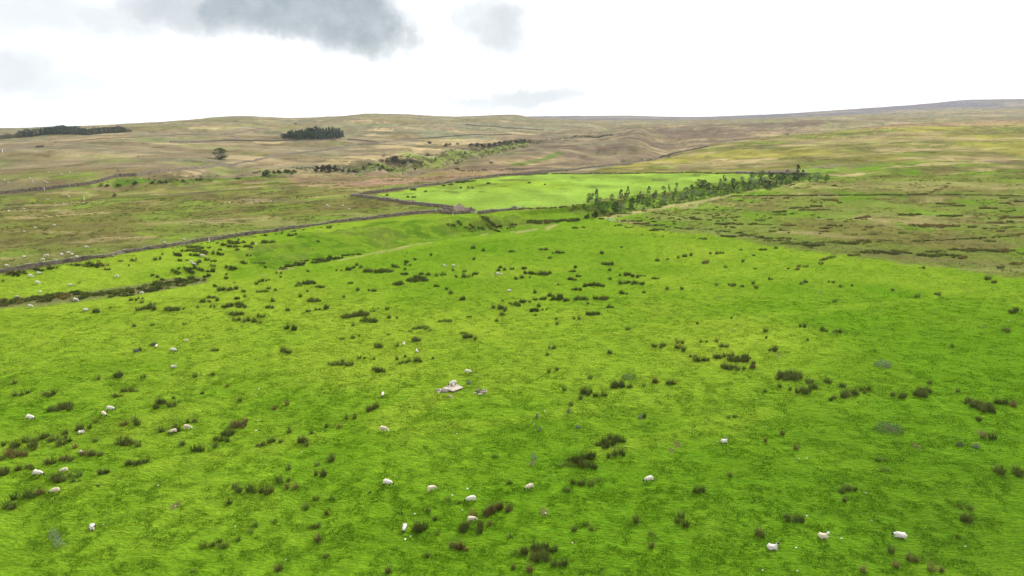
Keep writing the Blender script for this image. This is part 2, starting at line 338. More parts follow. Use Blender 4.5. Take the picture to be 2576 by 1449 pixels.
# gullies, ditches, tracks
stroke([(-60, 770), (0, 766), (100, 755), (200, 745), (300, 734), (400, 720), (490, 706)], 6, 'heath', .7)
stroke([(1230, 573), (1300, 566), (1420, 553), (1510, 543)], 3, 'dark', .35)
stroke([(1520, 549), (1640, 526.5), (1788, 501.5), (1900, 480), (1980, 468), (2050, 459)], 3.2, 'straw', .75)
stroke([(662, 690), (713, 675), (858, 653), (935, 638), (1058, 613), (1225, 589), (1302, 584), (1378, 575), (1442, 557), (1520, 549)], 1.6, 'straw', .6)
stroke([(1830, 493), (1950, 492), (2150, 491), (2350, 491), (2600, 493)], 7, 'dark', .75)
stroke([(1720, 527), (1800, 529), (1870, 529), (2000, 534)], 3, 'dark', .5)
stroke([(-60, 516), (60, 513), (180, 505), (300, 497), (420, 492), (560, 480), (640, 476)], 10, 'dark', .5)
stroke([(300, 460), (429, 455), (560, 450), (660, 445), (860, 437), (1000, 432)], 5, 'grass_d', .7)
stroke([(1290, 415), (1330, 410), (1370, 400), (1410, 385)], 9, 'grass_d', .7)
stroke([(1000, 428), (1060, 420), (1100, 405), (1150, 395), (1200, 388), (1250, 373), (1320, 362)], 20, 'olive', .6)
stroke([(985, 434), (1010, 424), (1060, 417), (1105, 400), (1150, 391), (1205, 383), (1260, 370), (1330, 359)], 14, 'olive_g', .35)
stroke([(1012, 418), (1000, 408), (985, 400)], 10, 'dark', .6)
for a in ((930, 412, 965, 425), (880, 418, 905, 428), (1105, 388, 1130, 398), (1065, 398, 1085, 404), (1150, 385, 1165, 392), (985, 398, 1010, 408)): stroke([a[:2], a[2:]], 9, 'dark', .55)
for a in ((1000, 388, 1110, 386), (905, 399, 985, 396), (1110, 362, 1240, 356), (1040, 372, 1110, 378), (880, 376, 990, 370), (820, 412, 860, 411)): stroke([a[:2], a[2:]], 12, 'straw', .75)
stroke([(1170, 385), (1190, 380), (1290, 366), (1330, 358)], 4, 'olive_g', .9)
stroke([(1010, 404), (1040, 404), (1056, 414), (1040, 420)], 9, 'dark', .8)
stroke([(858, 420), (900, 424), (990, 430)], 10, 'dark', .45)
stroke([(1300, 438.5), (1500, 436), (1700, 436), (1860, 436)], 4, 'dark', .7)
stroke([(540, 712), (548, 690), (552, 668), (570, 648)], 4.5, 'grass_y', .6)
stroke([(560, 712), (568, 690), (572, 668), (590, 648)], 1.5, 'grass_y', .5)
stroke([(964, 1065), (1010, 1035), (1060, 1010), (1105, 990)], 4, 'grass_y', .75)
stroke([(340, 585), (380, 592), (450, 600)], 3, 'grass_y', .4)
for a in ((1500, 440, 1560, 438), (2200, 640, 2600, 668), (2450, 560, 2700, 556), (2030, 520, 2120, 522)): stroke([a[:2], a[2:]], 5, 'brown', .5)
for (x, y, r_) in ((1340, 1165, .5), (2480, 820, .5), (1690, 1133, .4), (2305, 1122, .6), (2470, 1090, .6), (1368, 1288, .5), (1810, 747, .6), (1705, 1118, .5), (2240, 1078, .8), (1960, 893, .5), (440, 1272, .5), (2060, 735, .7), (1845, 832, .5)):
    p = place(x, y); d = np.hypot(X_-p.x, (Y_-p.y)*.6); col = M(col, C['soil'], (1-sstep(r_*.5, r_*1.2, d))*.7)
fm = sstep(230, 420, Y_)
col *= (1+fm*((fbm(X_/16, Y_/26, 4, 3)-.5)*.85+(fbm(X_/70, Y_/34, 5, 4)-.5)*.7*sstep(500, 900, Y_)))[:, None]
col = M(col, C['heath'], fm*sstep(.56, .72, fbm(X_/34+11, Y_/30, 5, 0))*.5*(S_ > 6.5)*(1-inside(wpoly([(945, 492), (1165, 522), (1310, 524), (1470, 517), (1700, 479), (1990, 438), (1880, 435), (1300, 440), (1025, 476)]), X_, Y_)))
col = M(col, C['dark'], fm*sstep(.66, .76, fbm(X_/14+11, Y_/22, 4, 2))*.5*(S_ > 6.5))
col *= (0.9+.2*fbm(X_/1.6, Y_/1.6, 2, 5))[:, None]

def newmesh(name, V, F, mats, smooth=False, cols=None, mi=None):
    """V (n,3), F (m,k) arrays or list of tuples"""
    me = bpy.data.meshes.new(name)
    V = np.asarray(V, np.float32)
    if isinstance(F, np.ndarray):
        k = F.shape[1]; n = F.shape[0]
        me.vertices.add(len(V)); me.vertices.foreach_set('co', V.ravel())
        me.loops.add(n*k); me.loops.foreach_set('vertex_index', F.astype(np.int32).ravel())
        me.polygons.add(n); me.polygons.foreach_set('loop_start', np.arange(0, n*k, k, dtype=np.int32))
        try: me.polygons.foreach_set('loop_total', np.full(n, k, np.int32))
        except Exception: pass
        me.update(calc_edges=True)
    else:
        me.from_pydata([tuple(map(float, v)) for v in V], [], F)
    if cols is not None:
        a = me.color_attributes.new('tint', 'FLOAT_COLOR', 'POINT')
        c = np.ones((len(V), 4), np.float32); c[:, :3] = cols
        a.data.foreach_set('color', c.ravel())
    for m in (mats if isinstance(mats, (list, tuple)) else [mats]): me.materials.append(m)
    if mi is not None: me.polygons.foreach_set('material_index', np.asarray(mi, np.int32))
    me.polygons.foreach_set('use_smooth', np.full(len(me.polygons), smooth))
    me.update()
    return me
def link(name, me, parent=None, loc=None, **props):
    o = bpy.data.objects.new(name, me); COL.objects.link(o)
    if loc is not None: o.location = loc
    if parent is not None: o.parent = parent
    for k, v in props.items():
        if v is not None: o[k] = v
    return o

# ------------------------------------------------------------------ materials
def mat(name, color, rough=.9, noise=None, bump=None, tint=False, rand=0.0, var=.25, spec=.2):
    m = bpy.data.materials.new(name); m.use_nodes = True
    T = NT(m.node_tree); b = T.n['Principled BSDF']
    b.inputs['Roughness'].default_value = rough; b.inputs['Specular IOR Level'].default_value = spec
    pos = T.new('ShaderNodeNewGeometry').outputs['Position']
    if tint:
        c = T.new('ShaderNodeAttribute', attribute_name='tint').outputs['Color']
    else:
        rg = T.n.new('ShaderNodeRGB'); rg.outputs[0].default_value = c4(color); c = rg.outputs[0]
    if noise:
        nzn = T.new('ShaderNodeTexNoise', {'Vector': pos, 'Scale': noise, 'Detail': 5.0, 'Roughness': .65}).outputs['Fac']
        v = T.new('ShaderNodeMapRange', {0: nzn, 1: .3, 2: .7, 3: 1-var, 4: 1+var}).outputs[0]
        c = T.mix(1.0, c, T.new('ShaderNodeCombineColor', {0: v, 1: v, 2: v}).outputs[0], 'MULTIPLY')
    if rand:
        r = T.new('ShaderNodeObjectInfo').outputs['Random']
        v = T.new('ShaderNodeMapRange', {0: r, 1: 0., 2: 1., 3: 1-rand, 4: 1+rand}).outputs[0]
        c = T.mix(1.0, c, T.new('ShaderNodeCombineColor', {0: v, 1: v, 2: v}).outputs[0], 'MULTIPLY')
    T.l.new(c, b.inputs['Base Color'])
    if bump:
        nb = T.new('ShaderNodeTexNoise', {'Vector': pos, 'Scale': bump[0], 'Detail': 6.0, 'Roughness': .65}).outputs['Fac']
        T.l.new(T.new('ShaderNodeBump', {'Strength': bump[1], 'Distance': bump[2], 'Height': nb}).outputs[0], b.inputs['Normal'])
    return m

# ground: reflectance from the points, broken up by blade and tussock sized noise in world space
gm = bpy.data.materials.new('turf'); gm.use_nodes = True
T = NT(gm.node_tree); b = T.n['Principled BSDF']; b.inputs['Roughness'].default_value = 1; b.inputs['Specular IOR Level'].default_value = .0
pos = T.new('ShaderNodeNewGeometry').outputs['Position']
c = T.new('ShaderNodeAttribute', attribute_name='tint').outputs['Color']
mp = T.new('ShaderNodeMapping', {'Vector': pos, 'Rotation': (0, 0, R(28)), 'Scale': (1, 2.2, 1)}).outputs[0]
def nf(scale, det=5., v=mp, ro=.62): return T.new('ShaderNodeTexNoise', {'Vector': v, 'Scale': scale, 'Detail': det, 'Roughness': ro}).outputs['Fac']
a1, a2, a3 = nf(2.2), nf(.45), nf(.05, v=pos)
for a, lo, hi in ((a1, .72, 1.28), (a2, .84, 1.16), (a3, .93, 1.07)):
    v = T.new('ShaderNodeMapRange', {0: a, 1: .32, 2: .68, 3: lo, 4: hi}).outputs[0]
    c = T.mix(1.0, c, T.new('ShaderNodeCombineColor', {0: v, 1: v, 2: v}).outputs[0], 'MULTIPLY')
hue = T.new('ShaderNodeMapRange', {0: nf(.9), 1: .35, 2: .7, 3: 0., 4: .55}).outputs[0]
c = T.mix(hue, c, T.mix(1.0, c, (1.45, 1.12, .9, 1), 'MULTIPLY'))
T.l.new(c, b.inputs['Base Color'])
hb = T.math('ADD', nf(1.6), T.math('MULTIPLY', nf(.5), 1.5))
T.l.new(T.new('ShaderNodeBump', {'Strength': 1.0, 'Distance': .5, 'Height': hb}).outputs[0], b.inputs['Normal'])

V = np.stack([XX, YY, ZZ], -1).reshape(-1, 3)
idx = np.arange(NR*NC).reshape(NR, NC)
Fc = np.stack([idx[:-1, :-1], idx[:-1, 1:], idx[1:, 1:], idx[1:, :-1]], -1).reshape(-1, 4)
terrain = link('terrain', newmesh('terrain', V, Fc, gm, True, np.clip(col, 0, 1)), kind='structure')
# ================================================================== objects
M_tint = mat('foliage', None, noise=3.0, var=.2, tint=True, rough=1, spec=0)
M_stone = mat('gritstone', (.165, .135, .10), noise=.9, var=.75, bump=(5, .8, .12))
M_stoneg = mat('grey gritstone', (.25, .22, .18), noise=2.2, var=.45, bump=(6, .7, .08))
M_gable = mat('sandstone gable', (.40, .32, .25), noise=1.8, var=.4, bump=(4, .8, .1))
M_conc = mat('weathered concrete', (.37, .32, .26), noise=1.6, var=.35, bump=(9, .4, .02))
M_block = mat('concrete block', (.46, .38, .30), noise=5, var=.25)
M_wool = mat('wool', (.60, .56, .49), noise=9, var=.12, bump=(22, .6, .03), rand=.07)
M_woolc = mat('cream wool', (.58, .49, .36), noise=9, var=.12, bump=(22, .6, .03), rand=.07)
M_blk = mat('black face', (.022, .02, .02), noise=20, var=.3)
M_wht = mat('white face', (.70, .66, .60), noise=20, var=.2)
M_horn = mat('horn', (.36, .30, .2))
M_wood = mat('weathered post', (.15, .125, .10), noise=6, var=.3)
M_steel = mat('galvanised steel', (.50, .56, .54), rough=.55, noise=8, var=.15)
M_wire = mat('wire', (.22, .21, .2), rough=.6)
M_white = mat('white paint', (.82, .80, .77), rough=.6)
M_red = mat('red paint', (.60, .10, .035), rough=.6)
M_hut = mat('dull red sheeting', (.28, .07, .06), rough=.7, noise=3, var=.2)
M_roof = mat('pale sheeting', (.55, .50, .48), rough=.7, noise=3, var=.15)
M_bark = mat('bark', (.16, .13, .10), noise=8, var=.3)
M_birch = mat('birch bark', (.42, .38, .32), noise=5, var=.5)
M_thist = mat('thistle', (.17, .20, .14), noise=6, var=.3)
M_nettle = mat('nettle', (.10, .15, .06), noise=6, var=.3)
M_bird = mat('white feathers', (.8, .79, .76)); M_crow = mat('black feathers', (.02, .02, .022))

PAN = dict(A=(0, 255.6, 3), B=(858.7, 255.6, 3), C=(1717.3, 242.8, 3), D=(0, 702.8, 3), E=(858.7, 702.8, 3), F=(1717.3, 702.8, 3),
           G=(0, 966, 3), H=(858.7, 966, 3), I=(1717.3, 966, 3), J=(0, 485.6, 6), K=(429.3, 549.4, 6), L=(1437.5, 408.9, 6), M=(1788.9, 383.3, 6),
           P=(0, 306.7, 6), Q=(429.3, 281.1, 6), S=(858.7, 281.1, 6), T=(1288, 281.1, 6))
def pd(p, x, y): ox, oy, s = PAN[p]; return ox+x/s, oy+y/s

# ---- labels: where a thing stands, said by things one can find
LM = [('concrete slab', 1139, 974), ('loose concrete blocks', 1212, 990), ('ruined stone barn', 1150, 530), ('copse gate', 1545, 552), ('red-topped marker post', 527, 600),
      ('grey thistle pair', 145, 1350), ('dark nettle patch', 2230, 1070), ('stretched lying sheep', 1940, 1376), ('cream lying sheep', 2069, 1348), ('flat-lying sheep', 2266, 1345),
      ('lone lying sheep', 1821, 1108), ('biggest front-row sheep', 1186, 1252), ('solitary grazing sheep', 1632, 1203), ('lone grey thistle', 1344, 1150),
      ('huge rush bed', 1865, 905), ('three lying lambs', 1040, 870), ('crouching sheep', 233, 1323), ('pasture fence', 2140, 640), ('stream gully', 350, 728),
      ('white-faced lamb', 963, 1078), ('gully rim sheep', 190, 757), ('close sheep pair', 452, 1076), ('rush-side sheep pair', 495, 662), ('copse left end', 1500, 505), ('copse right end', 2080, 450), ('left picture edge', 0, 1190), ('right picture edge', 2576, 1015),
      ('bottom rush bed', 1360, 1400), ('upper sheep pair', 1128, 667), ('mid-pasture lying sheep', 1281, 730), ('left hand skyline', 200, 330), ('hill plantation', 230, 330), ('red hut', 1236, 408), ('lone tree', 557, 390), ('spruce clump', 787, 340), ('bright green field', 1500, 470)]
ORD = ['', 'second ', 'third ', 'fourth ', 'fifth ', 'sixth ', 'seventh ', 'eighth ', 'ninth ', 'tenth ', 'eleventh ', 'twelfth ', 'thirteenth ', 'fourteenth ', 'fifteenth ', 'sixteenth ']
def ordw(i): return ORD[i] if i < len(ORD) else '%dth ' % (i+1)
def autolabel(items, form, skip=()):
    """items: list of (object, x, y, descriptor); form: label text with {d} and {w}"""
    groups = {}
    for o, x, y, d in items:
        best = min((( (x-l[1])/1.0)**2+((y-l[2])*1.6)**2, i) for i, l in enumerate(LM) if l[0] not in skip)
        l = LM[best[1]]; dx, dy = x-l[1], (y-l[2])*1.6
        w = ('right of' if dx > 0 else 'left of') if abs(dx) > abs(dy) else ('in front of' if dy > 0 else 'behind')
        groups.setdefault((l[0], w, d), []).append((best[0], id(o), o))
    for (l, w_, d), lst in groups.items():
        for i, (_, _, o) in enumerate(sorted(lst, key=lambda q: q[:2])):
            o['label'] = form.format(d=d, w='%snearest %s the %s' % (ordw(i), w_, l))

# ---- blades: every blade a thin pointed face
def blades(base, h, wdt, spread, k=None, lean=(0, 0)):
    """base (n,3); returns verts and faces of n pointed blades"""
    n = len(base); a = rng.uniform(0, 2*np.pi, n); ln = spread*rng.random(n)**.7
    az_ = rng.uniform(0, 2*np.pi, n)
    hh = h*rng.uniform(.55, 1.05, n)
    side = np.stack([np.cos(a), np.sin(a), np.zeros(n)], -1)*(wdt*rng.uniform(.6, 1.3, n))[:, None]*.5
    tip = np.stack([np.cos(az_)*ln*hh+lean[0]*hh, np.sin(az_)*ln*hh+lean[1]*hh, hh], -1)
    V = np.empty((n, 3, 3)); V[:, 0] = base-side; V[:, 1] = base+side; V[:, 2] = base+tip
    return V.reshape(-1, 3), np.arange(n*3).reshape(n, 3)
def lumpmesh(cx, cy, zf, rx, ry, h, dist, kind):
    """a clump of rushes: several tufts, each a fan of stiff blades. returns local verts, faces"""
    area = rx*ry*3.14; rt = .38
    n = max(1, int(area/.46))
    n = min(n, 90); bl = int(np.clip(90*60/dist, 18, 84)); wd = .045*max(1, dist/70)
    P = []; tn = []
    ph = rng.uniform(0, 50); wig = min(.45*ry+.15, 1.0)
    for i in range(n):
        for _ in range(24):
            a, r = rng.uniform(0, 2*np.pi), math.sqrt(rng.random())
            x, y = r*math.cos(a)*max(rx-.2, .02), r*math.sin(a)*max(ry-.2, .02)
            y += wig*math.sin(x*.9+ph)*(rx > 1.3)
            if n < 6 or vnoise(np.array((x+cx)*1.15), np.array((y+cy)*1.15), 2)+.25*rng.random() > .42: break
        q = rng.random(); R_ = rt*(.5+.65*q)
        bn = bl; aa = rng.uniform(0, 2*np.pi, bn); rr = R_*np.sqrt(rng.random(bn))*.8
        bx = x+rr*np.cos(aa); by = y+rr*np.sin(aa)
        hh = h*(.55+.6*q)*(1-.5*(rr/R_)**2)*rng.uniform(.45, 1.1, bn)
        tip = np.stack([bx+np.cos(aa)*rr*1.1+rng.normal(0, .13, bn)*h, by+np.sin(aa)*rr*1.1+rng.normal(0, .13, bn)*h, hh], -1)
        sa = rng.uniform(0, 2*np.pi, bn); sd_ = np.stack([np.cos(sa), np.sin(sa), 0*sa], -1)*wd*.5*rng.uniform(.7, 1.4, bn)[:, None]
        z0 = zf(x, y)-.04
        b0 = np.stack([bx, by, np.full(bn, z0)], -1); tip[:, 2] += z0
        t = np.empty((bn, 3, 3)); t[:, 0] = b0-sd_; t[:, 1] = b0+sd_; t[:, 2] = tip
        P.append(t); tt = np.repeat((rng.uniform(.7, 1.35)*rng.uniform(.8, 1.2, bn))[:, None]*np.array([1+rng.uniform(-.14, .10), 1, 1]), 3, 0).reshape(bn, 3, 3); tt[:, 2] *= 1.25; tn.append(tt)
    V = np.concatenate(P).reshape(-1, 3)
    return V, np.arange(len(V)).reshape(-1, 3), np.concatenate(tn).reshape(-1, 3)

RUSH = {
'E': [(60,35,35),(420,45,75),(545,20,100),(715,60,42),(795,80,36),(835,113,40),(112,88,32),(228,95,60),(20,140,20),(900,160,50),(1217,168,20),(1472,108,40),(1637,45,18),(1770,88,60),(1910,60,130),(1330,200,80),(1390,175,70),(1500,160,80),(1190,235,95),(1245,245,25),(1213,275,50),(1265,188,22),(1610,140,90),(1650,170,120),(1480,250,95),(1463,278,32),(1545,235,24),(1495,210,40),(1810,165,90),(1970,158,95),(2020,150,20),(2140,115,60),(2270,105,35),(2235,45,80),(2140,35,70),(2468,80,26),(2560,80,44),(1867,188,24),(1905,272,90),(2020,220,54),(1778,305,46),(1618,305,20),(1629,345,36),(90,290,178),(205,328,116),(358,296,36),(407,300,28),(85,355,24),(257,225,40,6,'p'),(342,232,28),(235,245,40,6,'p'),(780,330,90,14,'p'),(965,290,36,8,'p'),(1163,320,20),(610,385,120,20,'p'),(515,400,34,8,'p'),(668,392,20),(350,425,30,8,'p'),(45,455,90,12,'p'),(140,435,30,6,'p'),(545,465,110),(975,455,90),(905,415,60,10,'p'),(255,525,75),(418,510,20),(150,605,50),(243,612,24),(25,660,46),(72,655,24),(290,700,110),(415,610,36),(455,642,60),(478,590,36),(505,625,30),(580,632,60),(683,607,36),(1033,480,30,6,'p'),(1590,530,60),(1563,575,14),(2010,565,62),(2165,385,46),(2400,515,80),(2545,525,50,8,'b'),(2560,485,40),(1560,710,40),(1615,690,40),(1665,843,50),(2490,800,80),(2365,785,60,10,'b'),(2282,812,28),(2140,835,160),(1910,895,150,30),(1795,910,30),(1725,962,40),(2265,1050,60),(2045,1270,180,60),(2090,1340,90),(2025,1355,60),(280,992,90,30),(210,1000,60,8,'b'),(62,1060,60),(1820,1400,180,60),(1690,1420,90,20,'p'),(1165,1345,50,8,'p'),(1860,755,44),(1845,60,30)],
'D': [(1627,60,34),(1700,90,110),(2030,75,28),(2085,88,26),(1960,105,90,8,'p'),(2300,45,110),(2250,55,40),(2400,62,40),(2434,68,44),(1575,145,60),(1645,165,34),(1766,155,50),(1540,180,70),(1840,135,20),(1835,100,40),(1752,220,140),(1835,200,36),(1600,215,36),(1078,235,84),(1155,235,50),(1290,238,120),(1340,238,40),(1493,220,20),(1060,182,24),(1140,195,44),(830,222,18),(708,258,60),(992,165,44),(1057,150,36),(2035,220,60),(2052,172,34),(2327,97,24),(2258,135,28),(2352,178,86),(2393,235,40),(2470,225,60),(2315,248,50),(2165,240,18),(1753,275,72),(1825,272,44),(1965,290,44),(1773,315,50),(1832,330,30),(1867,318,56),(1925,328,60),(1957,335,18),(2190,388,80),(1010,360,38),(1145,352,16),(1377,348,22),(1030,545,40),(1155,500,30),(1605,545,60,8,'p'),(2135,562,76),(2478,648,20),(2545,662,90),(2570,625,40),(908,750,95),(712,762,40),(1080,748,28),(1490,745,36),(1598,728,36),(1557,735,30,6,'p'),(93,795,30),(128,885,42),(182,868,20),(358,888,66),(1713,815,28),(1517,868,28,6,'b'),(850,890,70,10,'p'),(945,855,60),(1000,850,60,8,'p'),(395,1010,80),(460,1000,100,30),(1287,905,34),(1200,940,80),(1250,962,40),(1302,965,56),(1355,932,44,8,'p'),(1135,988,76),(685,1087,46),(897,1115,30,6,'b'),(948,1110,30,6,'b'),(995,1110,60),(1015,1085,30),(1425,1090,64),(1792,925,24),(2065,985,44,8,'b'),(2145,958,28,6,'b'),(625,1130,60),(570,1148,80),(465,1180,60),(333,1198,66),(290,1215,60),(215,1240,80),(60,1280,105),(200,1280,80),(400,1225,36),(450,1258,60),(490,1215,30),(515,1230,24),(410,1268,40),(350,1230,30),(233,1300,30),(545,1278,50,8,'b'),(95,1345,130,20,'b'),(0,1370,36),(1190,1160,30),(1238,1155,26),(1300,1155,70),(1022,1270,34),(920,1265,105),(955,1250,60),(708,1235,24),(1378,1258,60),(1490,1305,70),(1618,1275,52),(1655,1225,56),(1700,1232,34),(1720,1190,90),(1790,1140,120,20,'b'),(1860,1080,60,10,'b'),(1835,1120,40),(700,1335,90),(640,1340,80,16,'b'),(490,1380,86,12,'b'),(355,1405,70),(1035,1400,120),(1960,1268,76),(2062,1248,90),(2240,1250,100),(2315,1268,36),(2350,1170,50),(2193,1165,16),(2548,1130,30,6,'b'),(2460,1122,30)],
'G': [(55,685,110),(170,672,105),(775,690,84),(470,762,160,20),(315,845,80,20,'b'),(220,872,90),(110,885,44),(35,955,90),(2480,595,80),(2388,622,36),(2380,708,100),(2168,660,46),(2130,755,90,30),(2185,800,70,14,'b'),(1765,795,34),(1840,830,90),(1920,830,80),(2020,840,90),(1697,915,40),(2290,955,80,10,'p'),(2370,885,50,8,'p'),(2480,885,40,8,'p'),(2440,995,50,8,'b'),(2350,1100,90,10,'p'),(1925,1085,60,8,'p'),(2065,1065,50,8,'p'),(1890,1140,50,8,'p'),(1610,1270,150,24,'p'),(1800,1200,60,8,'p'),(2415,1200,50,8,'b'),(2450,1320,50,8,'p'),(2110,1420,50,8,'b'),(1440,1430,40,8,'p')],
'H': [(640,975,30,8,'p'),(690,1040,50),(605,1110,130,20),(885,910,34,8,'p'),(800,900,30,8,'p'),(1150,1020,200,36,'b'),(1080,1090,90,16,'b'),(970,1145,160,24),(1000,1020,80,10,'b'),(905,1270,130,20,'b'),(640,1320,30),(1250,760,70,10,'p'),(1780,625,150,30,'p'),(1860,645,110,20),(1690,820,90,12,'p'),(1760,770,80),(1860,775,80),(1950,740,30,8,'p'),(1440,1290,140,60),(1580,1290,120,70),(1480,1375,160,40),(1640,1390,100),(1330,1300,80,10,'p'),(1300,1400,70),(1400,1440,60,10,'b'),(1800,1120,70),(1855,1080,50,10,'p'),(1915,1115,60,10,'p'),(2370,1250,70),(2360,1160,40,8,'p'),(2250,1060,50),(2555,1060,50),(370,1440,40,8,'b'),(1160,560,50,8,'p'),(700,1150,40,8,'p'),(1280,1170,40,8,'p')],
'F': [(130,342,34),(380,302,34),(260,50,22),(370,50,56),(460,62,28),(550,38,32),(548,72,28),(890,40,24),(945,30,40),(1095,25,20),(1140,30,20),(1205,62,14),(1277,55,16),(1590,92,14),(1140,175,36),(910,365,50),(1130,400,90,8,'p'),(1050,392,50),(1207,405,30),(1780,138,26),(1923,122,36),(2490,260,56),(2550,245,50),(2440,400,60),(2030,518,26),(1458,550,30),(943,465,36),(680,545,72),(640,450,24),(622,400,18),(160,480,46,8,'p'),(240,475,36,8,'b'),(308,515,52),(80,590,50,8,'b'),(30,545,44),(5,490,24),(145,632,76),(190,618,26),(262,602,80),(350,590,70),(450,622,170,40),(400,692,130,30),(518,675,66,14,'b'),(562,645,46),(725,720,40),(780,780,130,36),(870,770,110,50),(960,790,70,20),(1010,830,60),(735,820,36),(910,862,100),(815,838,40),(1095,790,60),(1135,922,50),(1168,905,40),(1250,890,80,40),(1225,820,50),(1335,870,80),(1395,845,60),(1668,905,90,14),(1785,900,90),(1860,890,100,40),(2097,857,34),(1885,797,24),(2240,970,80,50),(2330,1000,120,50),(2430,950,90,20),(2540,970,70,14,'b'),(2248,1075,56),(2330,1212,66),(2095,1255,46,8,'p'),(640,860,28),(370,1050,60,8,'p'),(755,1178,26,8,'b'),(630,1230,50,8,'b'),(860,1290,20,6,'b'),(1500,1375,50,8,'p')],
'I': [(357,705,36),(110,835,95),(1285,815,80),(1217,832,30),(1215,898,36),(800,1020,44),(850,1055,100,16),(630,1165,44),(590,1160,20,6,'b'),(2490,690,130,14),(2140,960,90,10,'p'),(2160,1055,90),(1765,1350,70,14,'b'),(1655,1400,60,10,'b'),(1615,1290,36),(1370,1440,50,8,'b'),(1940,1430,80,12,'b'),(35,1085,50),(15,1025,44),(1500,590,70,8,'p'),(1525,665,60,8,'p'),(2090,1170,50,8,'p')],
'B': [(998,1112,30),(1065,1132,14),(1280,1138,36),(1525,1125,50),(1640,1150,70),(2118,1107,14),(1965,1152,36),(1583,1187,34),(2010,1235,80),(2388,1208,26),(2465,1198,26),(2550,1185,32),(2025,1278,26),(1780,1258,50),(1740,1290,40),(670,1165,12),(1000,1198,22),(553,1198,16),(505,1220,50),(478,1238,26),(518,1240,24),(475,1272,26),(35,1278,64),(95,1262,28),(133,1258,28),(115,1240,18),(230,1296,120,10),(330,1288,110,10),(410,1255,56),(470,1310,56),(602,1310,42),(655,1314,36),(714,1322,28),(775,1314,38),(860,1328,36),(930,1290,30),(950,1325,66),(1010,1308,34),(845,1282,14),(1173,1280,40),(1208,1260,36),(1240,1276,32),(1283,1270,30),(1163,1305,20),(1395,1270,50),(1430,1310,90,8),(1530,1308,90,8),(1303,1345,32),(1350,1335,46),(1427,1335,18),(570,1360,140,8),(2135,1320,80),(2210,1330,60),(2285,1320,50,6,'p'),(1745,1350,70),(1790,1325,40),(2015,1345,30),(2380,1345,70,6,'p'),(430,1385,70),
      (770,640,20),(820,632,30),(895,615,60),(960,607,90),(900,655,14),(957,652,12),(985,655,12),(1110,622,24),(540,672,40),(500,725,16),(545,728,24),(345,712,16),(1415,618,18),(1535,630,10),(635,683,12)],
'K': [(1428,268,44),(1655,235,40),(1842,205,64),(1803,268,90),(1890,250,44),(1980,285,50),(2390,150,90),(1460,380,160,12),(1190,400,80),(960,385,190),(820,430,110),(690,380,50),(1015,330,44),(1070,440,100,8,'p'),(1150,445,140),(930,445,110),(1000,485,70),(210,505,90),(330,500,150,20),(440,530,190,20),(300,440,180,16,'p'),(440,465,160),(575,455,40),(630,500,50,8,'p'),(753,490,70),(310,565,60),(420,575,150,12),(700,560,140),(530,640,70),(440,670,70),(645,660,70),(180,650,100),(350,705,100),(80,850,120,24),(220,820,200,14),(380,780,110),(490,810,110,30),(600,815,100,24),(625,730,70),(490,905,90),(550,880,80),(890,770,140,16),(965,765,50),(905,790,24),(1090,690,80),(1225,670,40,6,'p'),(1350,690,130,30,'p'),(1420,750,50),(822,858,40),(855,915,94),(1170,575,60),(2235,360,60),(1780,735,120),(1900,715,140),(2010,690,90),(2240,655,160),(2420,635,160),(2033,800,26),(2083,810,30),(2535,800,66),(1605,835,20),(1660,840,30),(1658,900,26),(955,980,28),(1295,970,70),(1390,955,90),(1480,940,40),(1313,1005,66),(25,525,24),(85,575,130),(470,940,60)],
'J': [(160,1255,150,20),(300,1235,120),(1200,1125,120),(1340,1110,160,16),(1520,1100,150,8,'b'),(1436,1135,56),(1618,1168,66,6,'b'),(1802,1043,56),(2010,1030,80),(2045,1000,34),(1925,1105,40),(2313,1018,66),(2420,1005,50),(2450,935,34),(2305,1280,110),(1190,1365,60,6,'p'),(560,1190,120),(760,1160,120),(1030,1095,90,8,'p'),(15,1335,44)],
'M': [(1245,855,50),(1350,850,240,8),(1630,825,150),(1565,755,50),(1515,735,44),(1672,770,34),(1870,740,160,30),(1955,770,66),(810,705,60),(925,705,50),(1130,700,86),(620,765,64),(463,738,48),(105,838,50),(1050,910,170),(1060,955,160),(1236,935,70),(700,950,30),(828,970,44),(903,1003,50),(765,1035,130),(400,985,76),(315,995,70),(235,965,50),(290,945,40),(140,1005,170),(110,960,66),(100,930,60),(40,975,60),(375,1032,50),(180,1095,180),(370,1095,190),(645,1095,130),(820,1100,180,6,'p'),(1080,1105,50),(1200,1115,160),(960,1200,110),(1073,1180,90),(960,1145,60),(260,1135,76),(340,1145,56),(1205,1225,54),(1890,1120,170,12),(1745,1160,120),(1735,1210,120),(1645,1235,60),(1835,1145,50),(2045,1050,70),(2085,1020,60),(2260,1005,130,16,'b'),(2370,990,120,8,'b'),(2325,1020,60,8,'b'),(1818,1025,76,8,'b'),(1538,955,46),(1650,995,60),(2305,1180,50),(2405,1140,80),(2170,1250,70),(2460,1250,80),(1560,880,340,10,'b'),(730,1290,130,8,'b'),(850,1345,90),(1180,1390,160,20),(1330,1400,180,20),(1390,1380,120),(1520,1420,160,20),(1640,1415,140,20),(2000,1385,140,14),(2120,1395,160,14),(2320,1350,160,8,'b'),(340,1280,260,8),(1160,1320,200),(1880,515,70),(1495,530,60),(1310,540,50),(870,570,50),(1230,500,70),(610,575,40),(220,635,40),(420,615,60,6,'p')],
